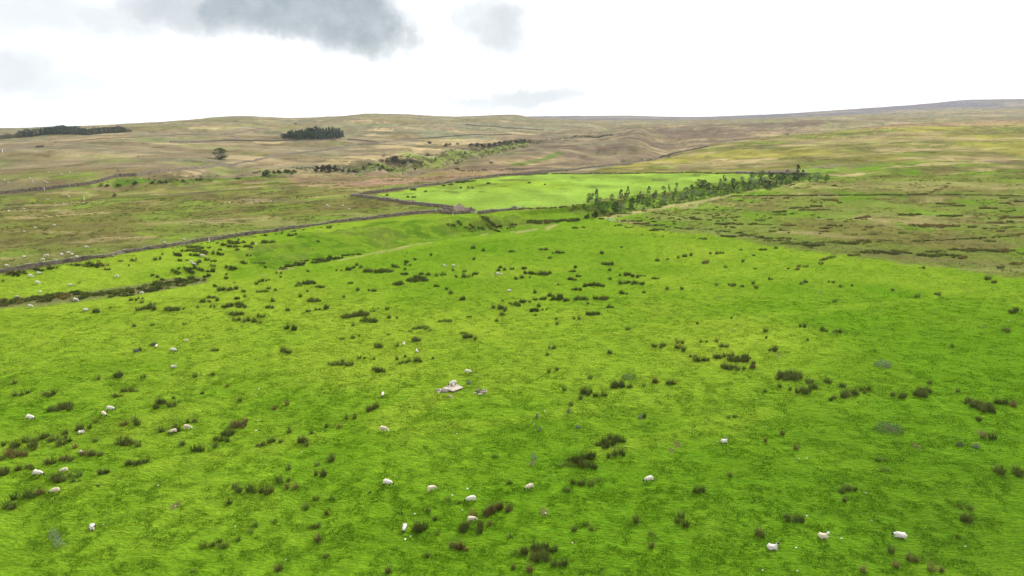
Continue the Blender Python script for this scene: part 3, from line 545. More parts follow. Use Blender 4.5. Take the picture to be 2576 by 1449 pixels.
'C': [(1850,985,150,16),(1930,992,170,16),(2030,985,130,12),(2025,908,150),(1700,900,70),(1780,895,60),(2480,870,80),(2390,960,80),(2480,950,40),(2195,990,50),(1680,1040,70),(1950,1210,220,12),(2110,1225,80),(2410,1300,50),(2540,1270,80,8,'b'),(2340,1100,50),(1240,1110,140,8,'b'),(1430,1190,100),(1560,1190,160,14),(1660,1185,80,8,'b'),(2130,1165,160,12),(2280,1175,160,12),(2450,1175,160,12),(1000,1130,120,12),(1080,1235,60),(1130,1220,60),(1047,1270,30),(885,1290,30),(862,1312,26),(938,1292,44),(1278,1205,34),(1332,1202,40),(670,1385,24),(590,1160,40),(625,1162,36),(703,1150,28),(440,1162,24),(160,1080,40),(62,1205,20),(30,1215,40),(178,1262,56),(543,1205,18),(217,1195,12),(264,1192,14),(303,1188,20),(465,1252,18),(556,1305,28,6,'g'),(335,1295,12),(805,1305,12),(1815,1302,22),(2313,1385,38),(2370,1412,48),(2440,810,60),(2330,850,90,6,'b'),(2090,830,70),(2000,815,110),(2450,770,60),(2500,920,150,8,'b'),(2390,1020,60),(1450,1045,50),(2230,1080,50),(2570,800,60)],
'L': [(760,780,60),(850,895,170,10),(990,895,140),(1070,935,190),(1235,850,60),(1300,845,90),(1220,865,50),(1010,845,26),(1135,838,34),(1230,905,100),(730,960,110),(860,990,120),(1200,960,120),(1330,960,150),(1460,985,110),(1550,900,60),(1560,935,60),(1640,1000,120),(1790,1010,130),(1735,850,50),(1500,850,100),(1890,780,100),(1830,835,80),(1880,865,60),(1655,870,70),(2080,795,50),(1395,740,24),(1580,740,16),(720,820,46),(590,800,60),(850,780,110),(1090,740,80),(1290,690,110),(1390,650,120),(1300,1035,180),(1080,1100,26),(1395,1125,34),(763,1290,28),(1265,1130,26),(455,1380,44),(60,900,120,30),(200,860,120,24),(330,850,150,16),(470,860,100),(180,990,60),(60,1000,80)],
'N': []}
EXTRA = [(1135,570),(1160,568),(1190,574),(1210,578),(1230,574),(1260,573),(1290,568),(1250,583),(1225,560),(1215,548),(1222,552),(1232,565),(1245,570)]
items = []
for p, lst in RUSH.items():
    if p == 'N': continue
    for it in lst:
        x, y = pd(p, it[0], it[1]); wpx = it[2]/PAN[p][2]; dep = (it[3] if len(it) > 3 else 6)/PAN[p][2]; k = it[4] if len(it) > 4 else 'o'
        items.append([x, y, wpx, dep, k])
for x, y in EXTRA: items.append([x, y, 16, 3, 'o'])
rushes = []
for x, y, wpx, dep, k in items:
    b0 = place(x, y); b1 = place(x, y-dep)
    dist = (b0-cam.location).length
    rx = max(wpx/FP*dist*.5, .3); ry = float(np.clip((b1-b0).length*.52, .35, 9)); ry = max(ry, min(rx*.65, 1.6)); rx = rx*1.28+.14; ry = min(ry, rx*1.5)
    rushes.append((wpx*(8+dep), b0, b1, rx, ry, dist, x, y, k))
rushes.sort(key=lambda r_: -r_[0])
stV, stF, off = [], [], 0
rush_items = []
stC = []
KC = dict(o=0, d=1, b=2, p=3, g=3)
RCOL = np.array([(.108, .128, .032), (.080, .100, .026), (.165, .135, .045), (.15, .20, .035)])
def tuft_field(P, rx, ry, h, dist, k):
    """rush clump geometry at base P; stands on the slope of the ground"""
    g0 = ground(P.x, P.y+ry); e = .8
    gx = (ground(P.x+e, P.y+ry)-ground(P.x-e, P.y+ry))/(2*e); gy = (ground(P.x, P.y+ry+e)-ground(P.x, P.y+ry-e))/(2*e)
    return lumpmesh(P.x, P.y+ry, lambda a, b_: a*gx+b_*gy, rx, ry, h, dist, k), g0
NIND = 296
for i, (ar, b0, b1, rx, ry, dist, x, y, k) in enumerate(rushes):
    h = random.uniform(1.1, 1.5)*(1.0 if k != 'p' else .6)
    if dist > 230 and x > 1500: h *= .72
    (Vv, Ff, Tn), g0 = tuft_field(b0, rx, ry, h, dist, k)
    ki = KC[k]
    if k == 'o' and dist > 150 and random.random() < .3: ki = 1
    if dist > 190 and x > 1560 and y < 690 and k == 'o': ki = random.choice((0, 0, 2, 3))
    if i < NIND:
        o = link('rush_clump', newmesh('rush_clump', Vv, Ff, M_tint, cols=Tn*RCOL[ki]*random.uniform(.85, 1.15)), loc=(b0.x, b0.y+ry, g0), category='rush clump', group='rush clumps in the pastures')
        size = 'wide' if rx > 2.6 else ('large' if rx > 1.5 else ('medium' if rx > .9 else 'small'))
        rush_items.append((o, x, y, size+' '+('olive', 'dark olive', 'brown', 'pale green')[ki]))
    else:
        stV.append(Vv+np.array([b0.x, b0.y+ry, g0])); stF.append(Ff+off); off += len(Vv); stC.append(Tn*RCOL[ki]*random.uniform(.8, 1.2))
autolabel(rush_items, '{d} rush clump, {w}')
# the brown-green rush belts along stream, ditches and moor edge: nobody could count these
def belt(pts, step, wx_, wy_, h, ki, jx=1.5):
    global off
    P = [place(*q) for q in pts]
    for a, b_ in zip(P[:-1], P[1:]):
        n = max(1, int((b_-a).length/step))
        for j in range(n):
            q = a.lerp(b_, (j+random.random())/n); q.x += random.uniform(-jx, jx); q.y += random.uniform(-wy_, wy_)
            q.z = ground(q.x, q.y); d = (q-cam.location).length
            Vv, Ff, Tn = lumpmesh(q.x, q.y, lambda a_, b2: 0, wx_*random.uniform(.6, 1.3), wy_*.5*random.uniform(.5, 1.3), h*random.uniform(.7, 1.2), d*1.4, 'o')
            kk = ki if isinstance(ki, int) else random.choice(ki)
            stV.append(Vv+np.array(q)); stF.append(Ff+off); off += len(Vv); stC.append(Tn*RCOL[kk]*random.uniform(.8, 1.2))
belt([(-60, 764), (0, 757), (60, 757), (120, 750), (190, 745)], .7, 1.3, 2.6, .9, (1, 0, 2))
belt([(190, 745), (260, 738), (330, 728), (400, 718), (450, 712), (500, 705)], .8, 1.3, 2.2, .8, (1, 0, 3))
belt([(-60, 772), (0, 764), (100, 752), (190, 742)], .8, 1.4, 2.4, .9, (0, 2, 1))
belt([(190, 750), (260, 743), (340, 735), (400, 726), (470, 714)], .8, 1.4, 1.6, 1.0, (1, 0))
belt([(700, 674), (760, 664), (820, 654), (870, 645), (905, 638)], .9, 1.3, 1.6, .8, (0, 1))
belt([(380, 718), (450, 706), (497, 700)], 1.2, 1.2, 1.8, 1.2, 1)
belt([(1165, 576), (1230, 578), (1300, 571)], 1.8, 1.0, 1.4, .8, (0, 1, 3))
belt([(1330, 562), (1440, 554), (1530, 543)], .8, 1.6, 3.2, 1.0, (0, 1, 2))
belt([(1213, 549), (1222, 558), (1232, 568)], 1.6, 1.0, 1.4, .8, (2, 0))
belt([(1640, 535), (1750, 552), (1850, 560)], 3, 1.5, 1.5, .7, (0, 2))
belt([(1836, 493), (1930, 492), (2040, 492.5), (2150, 491.5), (2260, 491), (2330, 489)], 1.22, 1.80, 1.76, 0.65, (2, 1, 0))
belt([(2360, 490), (2480, 491), (2600, 493)], 1.76, 1.60, 1.43, 0.58, (2, 1, 0))
belt([(2330, 489), (2360, 478), (2390, 462)], 2.70, 1.50, 1.43, 0.58, (2, 1))
belt([(1720, 527), (1790, 528), (1870, 529)], 2.70, 1.50, 1.32, 0.50, (0, 2))
belt([(1790, 578), (1880, 592), (1990, 610), (2040, 618)], 1.62, 1.60, 2.42, 0.58, (0, 1, 2))
belt([(2030, 610), (2150, 612), (2300, 606), (2450, 600), (2600, 588)], 2.16, 1.80, 1.32, 0.58, (2, 2, 0))
belt([(2160, 632), (2300, 636), (2450, 628), (2600, 640)], 2.16, 1.60, 1.76, 0.58, (0, 1, 2))
belt([(2480, 575), (2600, 570)], 2.70, 2.00, 1.76, 0.58, (2, 0))
belt([(0, 691), (173, 664), (330, 642)], 1.5, 1.2, .8, .5, (3, 0, 2))
belt([(429, 626), (571, 603), (700, 588), (850, 565)], 1.7, 1.0, .7, .5, (3, 0))
belt([(1235, 531), (1310, 527), (1380, 524), (1470, 520)], 1.2, 1.5, 1.6, .8, (0, 0, 2))
belt([(1380, 437), (1500, 436), (1700, 436), (1850, 436)], 2.2, 2.0, 1.6, .9, (1, 0))
belt([(940, 497), (1000, 507), (1100, 519)], 2.5, 1.4, 1.0, .6, (0, 2))
# low tussocks over both moors
def tussocks(poly, n, ki, hh=(.2, .5), rr=(.4, 1.3), thr=.5):
    global off
    Pw = wpoly(poly); lo = Pw.min(0); hi = Pw.max(0)
    x = rng.uniform(lo[0], hi[0], n*4); y = rng.uniform(lo[1], hi[1], n*4)
    k = inside(Pw, x, y) & (fbm(x/13, y/9, 4, 2)+rng.normal(0, .05, x.size) > thr)
    x, y = x[k][:n], y[k][:n]
    nb = 14
    for a in range(0, len(x)):
        px_, py_ = x[a], y[a]; z = ground(px_, py_); d = math.hypot(px_, py_)
        r_ = random.uniform(*rr); h = random.uniform(*hh)*(1+d/900)
        aa = rng.uniform(0, 2*np.pi, nb); q = r_*np.sqrt(rng.random(nb))
        b0 = np.stack([px_+q*np.cos(aa)*1.3, py_+q*np.sin(aa)*.8, np.full(nb, z-.05)], -1)
        Vv, Ff = blades(b0, h, .09*max(1, d/150), .6)
        stV.append(Vv); stF.append(Ff+off); off += len(Vv)
        stC.append(np.broadcast_to(RCOL[random.choice(ki)]*random.uniform(.8, 1.5), Vv.shape))
LMOOR = [(-60, 680), (273, 640), (571, 592), (858, 553), (1092, 527), (1058, 519), (900, 500), (880, 488), (700, 478), (300, 505), (0, 515), (-60, 520)]
tussocks(LMOOR, 2600, (0, 2, 3, 0), thr=.5)
tussocks([(1560, 556), (1850, 597), (2130, 640), (2450, 680), (2700, 700), (2700, 500), (1830, 497), (1640, 535)], 1700, (0, 2, 3, 2), thr=.5)
tussocks([(1850, 488), (2650, 488), (2650, 420), (2150, 440)], 700, (2, 3, 0), thr=.54)
tussocks([(880, 486), (1135, 455), (1230, 441), (860, 452), (600, 470)], 500, (2, 3, 0), thr=.5)
sV = np.concatenate(stV); sF = np.concatenate(stF); sC = np.concatenate(stC)
uV, uF, uC, uo = [], [], [], 0
def scrub(px_, py_, h_, r_, cols_, n_=18, ls=.24):
    global uo
    c_ = rng.normal(0, .45, (n_, 3))*[r_, r_, h_*.45]+[px_, py_, ground(px_, py_)+h_*.45]
    d1 = rng.normal(0, 1, (n_, 3)); d1 /= np.linalg.norm(d1, axis=1)[:, None]; d2 = np.cross(d1, rng.normal(0, 1, (n_, 3))); d2 /= np.linalg.norm(d2, axis=1)[:, None]
    uV.append(np.stack([c_-d1*ls, c_+d2*ls*.8, c_+d1*ls], 1).reshape(-1, 3)); uF.append(np.arange(3*n_).reshape(-1, 3)+uo); uo += 3*n_
    uC.append(np.broadcast_to(np.array(random.choice(cols_))*random.uniform(.8, 1.2), (3*n_, 3)))
POLC = [(1470, 520), (1500, 506), (1700, 481), (1850, 458), (1990, 440), (2060, 434), (2080, 452), (1900, 477), (1788, 498), (1640, 523), (1530, 545)]
Pw = wpoly(POLC); lo = Pw.min(0); hi = Pw.max(0); ux = rng.uniform(lo[0], hi[0], 12000); uy = rng.uniform(lo[1], hi[1], 12000)
ku = inside(Pw, ux, uy) & (fbm(ux/6, uy/6, 3, 1) > .42)
for px_, py_ in list(zip(ux[ku], uy[ku]))[:2300]: scrub(px_, py_, random.uniform(.3, 1.2), random.uniform(.5, 1.4), ((.09, .14, .035), (.12, .16, .05), (.06, .09, .03), (.13, .12, .055), (.12, .19, .04)))
HC = ((.085, .078, .045), (.06, .062, .03), (.10, .12, .045), (.075, .10, .035))
for pts_, wd_, n_ in (([(870, 427), (920, 424), (985, 430), (1010, 420)], 14, 150), ([(1040, 412), (1105, 399), (1150, 391), (1205, 383)], 16, 190), ([(1195, 382), (1260, 369), (1330, 358)], 14, 260), ([(985, 402), (1030, 400), (1050, 408)], 9, 130), ([(660, 437), (740, 433)], 9, 90), ([(790, 428), (860, 426)], 12, 160),
                      ([(1330, 362), (1480, 345), (1540, 341)], 12, 120), ([(290, 452), (429, 452), (560, 446)], 9, 90), ([(1560, 407), (1640, 402), (1700, 392)], 6, 70), ([(1160, 431), (1240, 428), (1300, 426)], 7, 80)):
    P_ = [place(*a_) for a_ in pts_]
    for _ in range(n_):
        k_ = random.randrange(len(P_)-1); q_ = P_[k_].lerp(P_[k_+1], random.random()); x_, y_ = q_.x+random.gauss(0, wd_), q_.y+random.gauss(0, wd_)
        s_ = y_/700; scrub(x_, y_, random.uniform(.8, 2.2)*s_, random.uniform(1, 2.6)*s_, HC, 14, .5*s_)
link('undergrowth', newmesh('undergrowth', np.concatenate(uV), np.concatenate(uF), M_tint, cols=np.concatenate(uC)), kind='stuff', label='low scrub and heather in the copse and along the gorge')
link('rushes', newmesh('rushes', sV, sF, M_tint, cols=sC), kind='stuff', label='rushes and low tussocks in belts over the moor and along the ditches')

# ---- turf of the near pastures: leaning blades in tufts
def turf(Ya, Yb, dens, h, wdt, per):
    n = int(dens*(Yb**2-Ya**2)*.5*1.62)
    t = rng.uniform(-.81, .81, n); Y = np.sqrt(rng.uniform(Ya**2, Yb**2, n)); X = t*Y
    keep = fbm(X/1.5, Y/1.5, 3, 3)+rng.normal(0, .02, n) > .50
    X, Y, t = X[keep], Y[keep], t[keep]; n = len(X)
    # height of the ground from the grid
    sl = CAMH/Y; c_ = np.interp(CX+FP*t/(cP+sl*sP), xs, np.arange(NC)); c0 = np.clip(c_.astype(int), 0, NC-2); gc = c_-c0
    y1 = Yl[2][c0]*(1-gc)+Yl[2][c0+1]*gc; u = (1/Yl[1][0]-1/Y)/(1/Yl[1][0]-1/y1)
    k = (u < .99) & (u > 0); X, Y, c0, gc, u = X[k], Y[k], c0[k], gc[k], u[k]
    ry_ = rows[0]+u*rows[1]; r0 = np.clip(ry_.astype(int), 0, NR-2); g = ry_-r0
    z = (ZZ[r0, c0]*(1-gc)+ZZ[r0, c0+1]*gc)*(1-g)+(ZZ[r0+1, c0]*(1-gc)+ZZ[r0+1, c0+1]*gc)*g
    base = col.reshape(NR, NC, 3)[r0, c0]
    isgreen = base[:, 1] > base[:, 0]*1.2
    X, Y, z, base = X[isgreen], Y[isgreen], z[isgreen], base[isgreen]; n = len(X)
    q = np.repeat(np.stack([X, Y, z-.02], -1), per, 0); q[:, :2] += rng.normal(0, wdt*1.9, (len(q), 2))
    hh = np.repeat(h*rng.uniform(.5, 1.3, n), per)
    Vv, Ff = blades(q, 1.0, wdt, .9, lean=(.35, -.1))
    Vv = Vv.reshape(-1, 3, 3); Vv[:, 2] = q+(Vv[:, 2]-q)*hh[:, None]
    tone = np.repeat(rng.uniform(1.0, 1.3, n)*(.8+.4*fbm(X/.9, Y/.6, 2, 4)), per)*rng.uniform(.92, 1.08, n*per)
    yel = np.repeat(rng.uniform(-.1, .2, n), per)
    cc = np.repeat(base, per, 0)*tone[:, None]; cc[:, 0] *= 1+yel; cc = np.repeat(np.clip(cc, 0, 1), 3, 0)
    return Vv.reshape(-1, 3), cc
tv, tcs = [], []
for args in ((44, 75, 20, .19, .075, 5), (75, 110, 11, .19, .095, 5), (110, 160, 5, .19, .13, 5), (160, 290, 1.6, .19, .2, 4)):
    a_, b_ = turf(*args); tv.append(a_); tcs.append(b_)
tv = np.concatenate(tv); tcs = np.concatenate(tcs)
link('grass', newmesh('grass', tv, np.arange(len(tv)).reshape(-1, 3), M_tint, cols=tcs), kind='stuff', label='tufted bright green pasture grass')

# ------------------------------------------------------------------ boxes and stones
def rock(rs, s, seed=0):
    r = random.Random(seed); bm = bmesh.new(); bmesh.ops.create_icosphere(bm, subdivisions=2, radius=1)
    for v in bm.verts:
        n = v.co.normalized(); f_ = 1+.25*math.sin(n.x*3+seed)*math.cos(n.y*4+seed*2)+r.uniform(-.06, .06)
        v.co = Vector((n.x*f_*s[0], n.y*f_*s[1], max(n.z*f_, -.5)*s[2]))
    return bm
def bm_mesh(name, bm, mats, smooth=False):
    me = bpy.data.meshes.new(name); bm.to_mesh(me); bm.free()
    for m in (mats if isinstance(mats, (list, tuple)) else [mats]): me.materials.append(m)
    for p_ in me.polygons: p_.use_smooth = smooth
    return me
def box(bm, c, s, rz=0.0, rx=0.0, jit=0.0):
    mt = Matrix.Translation(c) @ Matrix.Rotation(rz, 4, 'Z') @ Matrix.Rotation(rx, 4, 'X') @ Matrix.Diagonal((s[0], s[1], s[2], 1))
    g = bmesh.ops.create_cube(bm, size=1, matrix=mt)
    if jit:
        for v in g['verts']: v.co += Vector((random.uniform(-jit, jit), random.uniform(-jit, jit), random.uniform(-jit, jit)))
    return g
def tube(bm, a, b_, r0, r1, n=6):
    a, b_ = Vector(a), Vector(b_); d = b_-a; q = d.to_track_quat('Z', 'Y').to_matrix().to_4x4()
    bmesh.ops.create_cone(bm, cap_ends=True, segments=n, radius1=r0, radius2=r1, depth=d.length, matrix=Matrix.Translation((a+b_)/2) @ q)

# ---- dry stone walls
def wall(pts, h, wd, step, name, label, ext=0.0, coping=True, rough=.2):
    P = [place(*q) for q in pts]; L = []
    for a, b_ in zip(P[:-1], P[1:]):
        n = max(1, int((b_-a).length/step))
        for j in range(n): L.append(a.lerp(b_, j/n))
    L.append(P[-1]); o0 = L[0].copy(); o0.z = ground(o0.x, o0.y)
    V, F = [], []; cop = bmesh.new()
    for i, q in enumerate(L):
        t = (L[min(i+1, len(L)-1)]-L[max(i-1, 0)]); t.z = 0; t.normalize(); nrm = Vector((-t.y, t.x, 0))
        z = ground(q.x, q.y); hh = h*(1+random.uniform(-rough, rough)*.8)*(1-.28*max(0, vnoise(np.array(q.x/9), np.array(q.y/9), 1)-.62)/.38*2)
        wv = wd*(1+random.uniform(-.12, .12)); base = Vector((q.x, q.y, 0))-Vector((o0.x, o0.y, o0.z))
        for s_, zz in ((-.5, z-.25), (-.36, z+hh), (.36, z+hh), (.5, z-.25)):
            v = base+nrm*s_*wv; V.append((v.x, v.y, zz-o0.z))
        if i:
            k = 4*(i-1)
            for m_ in range(3): F.append((k+m_, k+m_+1, k+m_+5, k+m_+4))
        if coping:
            c_ = base.copy(); c_.z = z+hh-o0.z+.05
            box(cop, c_, (step*random.uniform(.75, 1.02), wd*random.uniform(.75, 1.0), random.uniform(.14, .26)), math.atan2(t.y, t.x), random.uniform(-.2, .2), .03)
    F.append((0, 3, 2, 1)); k = 4*(len(L)-1); F.append((k, k+1, k+2, k+3))
    w_ = link(name, newmesh(name, V, F, M_stone), loc=o0, label=label, category='stone wall', group='dry stone walls')
    if coping: link('coping', bm_mesh('coping', cop, M_stoneg), parent=w_)
    else: cop.free()
    return w_
wall(LW, 1.1, .55, .8, 'dry_stone_wall', 'long dry stone wall running from the left edge to the gate by the barn ruin')
WB = [(884, 491.5), (920, 498), (958.7, 504), (1010, 510), (1058.7, 516), (1110, 521), (1153, 525)]
wall(WB, 1.4, .8, .9, 'dry_stone_wall', 'dry stone wall sloping down to the ruined gable along the field')
wall([(886, 492), (908.7, 490.6), (960, 484), (1025, 475.5), (1080, 467), (1135, 459), (1192, 450.5), (1258.7, 442.5), (1300, 440), (1375, 439)], 1.6, .9, 1.2, 'dry_stone_wall', 'curving dry stone wall between the bright field and the pink moor')
wall([(1202, 539), (1225, 536), (1260, 531), (1296, 526)], 1.35, .75, .7, 'dry_stone_wall', 'short dry stone wall right of the barn ruin')
wall([(1305, 438), (1365, 434), (1425, 430), (1510, 420.5), (1592, 410.5), (1660, 397), (1717, 382.5), (1780, 369), (1844, 354.5), (1910, 347), (1984, 339)], 1.7, 1.0, 3, 'dry_stone_wall', 'far dry stone wall climbing the yellow right hand hill', coping=False)
wall([(-60, 494), (0, 488), (54, 482), (108, 478), (217, 465), (250, 458), (275, 450), (297, 444), (342, 443), (383, 435), (429, 430), (500, 424), (571, 418), (646, 404), (738, 388), (858, 373), (900, 366), (952, 361), (1009, 354), (1058, 349), (1125, 344), (1209, 340), (1288, 339)], 1.9, 1.2, 3, 'dry_stone_wall', 'long wavy stone wall at the foot of the left hillside', coping=False)
wall([(0, 383), (35, 379), (67, 373.5), (90, 371), (112, 370)], 1.9, 1.2, 5, 'dry_stone_wall', 'short stone wall on the hillside at the left edge', coping=False)
wall([(138, 360), (217, 353), (333, 346.5), (429, 341), (579, 338.5), (679, 325)], 1.5, 1.2, 8, 'dry_stone_wall', 'faint stone wall below the long plantation', coping=False)
wall([(429, 358.5), (536, 356), (646, 354.5), (720, 354), (846, 352)], 2.2, 1.6, 6, 'dry_stone_wall', 'dark stone wall passing below the spruce clump', coping=False)
wall([(1172, 314), (1230, 318), (1288, 323), (1368, 328)], 2.6, 2, 14, 'dry_stone_wall', 'farthest faint stone wall right of the central hilltop', coping=False)
wall([(875, 351), (930, 356), (960, 360)], 1.8, 1.2, 4, 'dry_stone_wall', 'short stone wall right of the spruce clump', coping=False)
wall([(1850, 436.5), (1900, 437), (1960, 438), (2034, 439.5)], 1.5, .9, 1.5, 'dry_stone_wall', 'stone wall behind the far end of the copse', coping=True)

# ---- ruined barn
def ruin():
    g = lambda x, y: place(1054.2+x/10.08, 472.8+y/10.08)
    p1, p2 = g(845, 672), g(1408, 622); o0 = p1.copy(); u = (p2-p1); u.z = 0; L = u.length; u.normalize(); v = Vector((-u.y, u.x, 0))
    root = bpy.data.objects.new('ruined_barn', None); COL.objects.link(root); root.location = o0
    root['label'] = 'roofless ruined stone barn with one pointed gable standing'; root['category'] = 'ruin'
    def seg(name, a, b_, h0, h1, th, m, prof=None):
        """wall piece from local (along, back) a to b with a broken top"""
        bm = bmesh.new(); A = u*a[0]+v*a[1]; B = u*b_[0]+v*b_[1]; d = B-A; ln = d.length; t = d.normalized(); nr = Vector((-t.y, t.x, 0)); n = max(2, int(ln/.3))
        prev = None
        for i in range(n+1):
            f_ = i/n; q = A+d*f_; hh = (prof(f_) if prof else h0+(h1-h0)*f_)+random.uniform(-.09, .09)
            z = ground(o0.x+q.x, o0.y+q.y)-o0.z
            r_ = [bm.verts.new((*(q-nr*th/2).xy, z-.3)), bm.verts.new((*(q-nr*th/2).xy, z+hh)), bm.verts.new((*(q+nr*th/2).xy, z+hh)), bm.verts.new((*(q+nr*th/2).xy, z-.3))]
            if prev:
                for k in range(3): bm.faces.new((prev[k], prev[k+1], r_[k+1], r_[k]))
            else: bm.faces.new(r_[::-1])
            prev = r_
        bm.faces.new(prev); bmesh.ops.recalc_face_normals(bm, faces=bm.faces)
        return link(name, bm_mesh(name, bm, m), parent=root)
    W = L
    seg('front_wall', (0, 0), (W*.97, 0), 1.35, 1.55, .6, M_stone, lambda f_: 1.25+.35*f_+.12*math.sin(f_*19))
    seg('end_wall', (W+.05, -.1), (W+.05, 4.5), 1.9, 1.7, .6, M_stone, lambda f_: 1.8-.25*math.sin(f_*5))
    seg('end_wall', (-.05, .35), (-.6, 5.0), 1.2, .9, .6, M_stone)
    seg('back_wall', (-.5, 5.4), (W*.24, 5.2), 1.3, 1.5, .6, M_stone)
    gb = seg('gable', (W*.245, 4.6), (W*.735, 4.6), 1, 1, .6, M_gable, lambda f_: 2.1+2.15*max(0, 1-abs(f_-.48)/.5) if f_ < .97 else 1.9)
    seg('back_wall', (W*.75, 4.55), (W*.98, 4.75), 2.0, 1.5, .55, M_gable)
    seg('cross_wall', (W*.25, .4), (W*.26, 4.2), .9, 1.1, .5, M_stone)
    # window slot of the back wall and tumbled stones inside
    bm = bmesh.new()
    for i in range(46):
        q = u*random.uniform(.4, W-.6)+v*random.uniform(.6, 4.0); z = ground(o0.x+q.x, o0.y+q.y)-o0.z
        box(bm, (q.x, q.y, z+random.uniform(.02, .25)), (random.uniform(.2, .6), random.uniform(.2, .45), random.uniform(.15, .35)), random.uniform(0, 3), random.uniform(-.4, .4), .04)
    link('rubble', bm_mesh('rubble', bm, M_stoneg), parent=root)
    # sheepfold wall on the left
    wall([(1054.2+700/10.08, 472.8+655/10.08), (1054.2+600/10.08, 472.8+632/10.08), (1054.2+525/10.08, 472.8+600/10.08)], 1.3, .6, .6, 'dry_stone_wall', 'low fold wall joined to the left of the barn ruin')
    wall([(1054.2+525/10.08, 472.8+560/10.08), (1054.2+700/10.08, 472.8+560/10.08), (1054.2+930/10.08, 472.8+548/10.08)], .9, .6, .6, 'dry_stone_wall', 'tumbled back wall of the fold beside the barn ruin')
ruin()

# ---- gates
def gate(p0, p1, label, bars=5, h=1.2):
    a, b_ = place(*p0), place(*p1); d = b_-a; d.z = 0; L = d.length; root = bpy.data.objects.new('field_gate', None); COL.objects.link(root); root.location = a
    root.rotation_euler = (0, 0, math.atan2(d.y, d.x)); root['label'] = label; root['category'] = 'gate'; root['group'] = 'steel field gates'
    zr = b_.z-a.z; bm = bmesh.new()
    for k in range(bars):
        z = .18+k*(h-.2)/(bars-1); tube(bm, (.1, 0, z), (L-.1, 0, z+zr), .03, .03)
    for x in (.1, L/2, L-.1): tube(bm, (x, 0, .16+zr*x/L), (x, 0, h+zr*x/L), .035, .035)
    tube(bm, (.1, .01, .2), (L/2, .01, h-.05), .025, .025); tube(bm, (L-.1, .01, .2+zr), (L/2, .01, h-.05), .025, .025)
    link('gate_leaf', bm_mesh('gate_leaf', bm, M_steel), parent=root)
    for x, z in ((-.1, 0), (L+.1, zr)):
        bm = bmesh.new(); box(bm, (x, 0, z+.55), (.2, .2, 1.7), 0, 0, .01); link('gate_post', bm_mesh('gate_post', bm, M_wood), parent=root)
gate((1530, 556), (1552, 558.5), 'silver steel gate at the right end of the pale lane by the copse')
gate((1093.5, 531.5), (1099.5, 531.2), 'steel gate closing the gap left of the barn ruin')
gate((1300, 525.5), (1314, 525), 'pale steel hurdle at the right end of the short stone wall', 6, 1.3)

# ---- posts
def post(x, y, h, r_, label, cap=True, wood=False, lean=0.0):
    p = place(x, y); bm = bmesh.new(); m = M_wood if wood else M_white
    bmesh.ops.create_cone(bm, cap_ends=True, segments=10, radius1=r_, radius2=r_*.9, depth=h+.3, matrix=Matrix.Translation((0, 0, h/2-.15)))
    bmesh.ops.bevel(bm, geom=[e for e in bm.edges if e.verts[0].co.z > h*.9 and e.verts[1].co.z > h*.9], offset=.015, segments=1, affect='EDGES')
    o = link('marker_post', bm_mesh('marker_post', bm, m), loc=p, label=label, category='post')
    o.rotation_euler = (0, lean, 0)
    if cap:
        bm = bmesh.new(); bmesh.ops.create_cone(bm, cap_ends=True, segments=10, radius1=r_*1.25, radius2=r_*.6, depth=.28, matrix=Matrix.Translation((0, 0, h+.08)))
        link('cap', bm_mesh('cap', bm, M_red), parent=o)
post(527, 608.5, 1.6, .13, 'white marker post with red top standing by the long wall', lean=-.04)
post(212.5, 503.5, 2.4, .16, 'plain white marker post standing alone on the left moor', cap=False)
post(111.8, 479, 2.2, .17, 'white marker post beside the wavy hillside wall', cap=False)
post(7, 383, 3.0, .25, 'pinkish white post at the far left edge wall', cap=True)
for i, (x, y) in enumerate(((1131, 531.6), (1134.5, 531.8), (1137, 532))):
    post(1054.2+(460, 488, 510)[i]/10.08, 472.8+590/10.08, 1.3-.1*i, .12, ('left', 'middle', 'right')[i]+' of the three dark wooden posts by the barn gate', cap=False, wood=True)

def fence(pts, step, h, name, label, thick=.045):
    P = [place(*q) for q in pts]; L = []
    for a, b_ in zip(P[:-1], P[1:]):
        n = max(1, round((b_-a).length/step))
        for j in range(n): L.append(a.lerp(b_, j/n))
    L.append(P[-1]); root = bpy.data.objects.new(name, None); COL.objects.link(root); root.location = L[0]; root['label'] = label; root['category'] = 'fence'
    bm = bmesh.new(); bmesh.ops.create_cone(bm, cap_ends=True, segments=6, radius1=thick, radius2=thick*.85, depth=h+.3, matrix=Matrix.Translation((0, 0, h/2-.15)))
    for f_ in list(bm.faces):
        pass
    me = bm_mesh('post', bm, M_wood); tops = []
    for i, q in enumerate(L):
        z = ground(q.x, q.y); o = link('post', me, parent=root, loc=(q.x-L[0].x, q.y-L[0].y, z-L[0].z)); o.rotation_euler = (random.uniform(-.06, .06), random.uniform(-.06, .06), random.random()*3)
        o.scale = (1, 1, random.uniform(.92, 1.08)); tops.append(Vector((q.x-L[0].x, q.y-L[0].y, z-L[0].z)))
    bm = bmesh.new()
    for z in (.3, .6, .9, h-.08):
        for a, b_ in zip(tops[:-1], tops[1:]): tube(bm, a+Vector((0, 0, z)), b_+Vector((0, 0, z)), .007, .007, 3)
    link('wire', bm_mesh('wire', bm, M_wire), parent=root)
fence([(1554, 559), (1637, 570), (1700, 576), (1750, 582), (1844, 595), (1965, 611), (2080, 622), (2120, 628), (2270, 646), (2355, 655), (2444, 669), (2576, 686), (2680, 702)], 3.0, 1.15, 'post_and_wire_fence', 'post and wire fence between the bright pasture and the rushy right moor', .055)
fence([(1318, 524), (1400, 518), (1500, 505), (1580, 495), (1700, 479), (1780, 467), (1850, 455)], 3.6, 1.1, 'post_and_wire_fence', 'post and wire fence along the top of the young copse', .05)
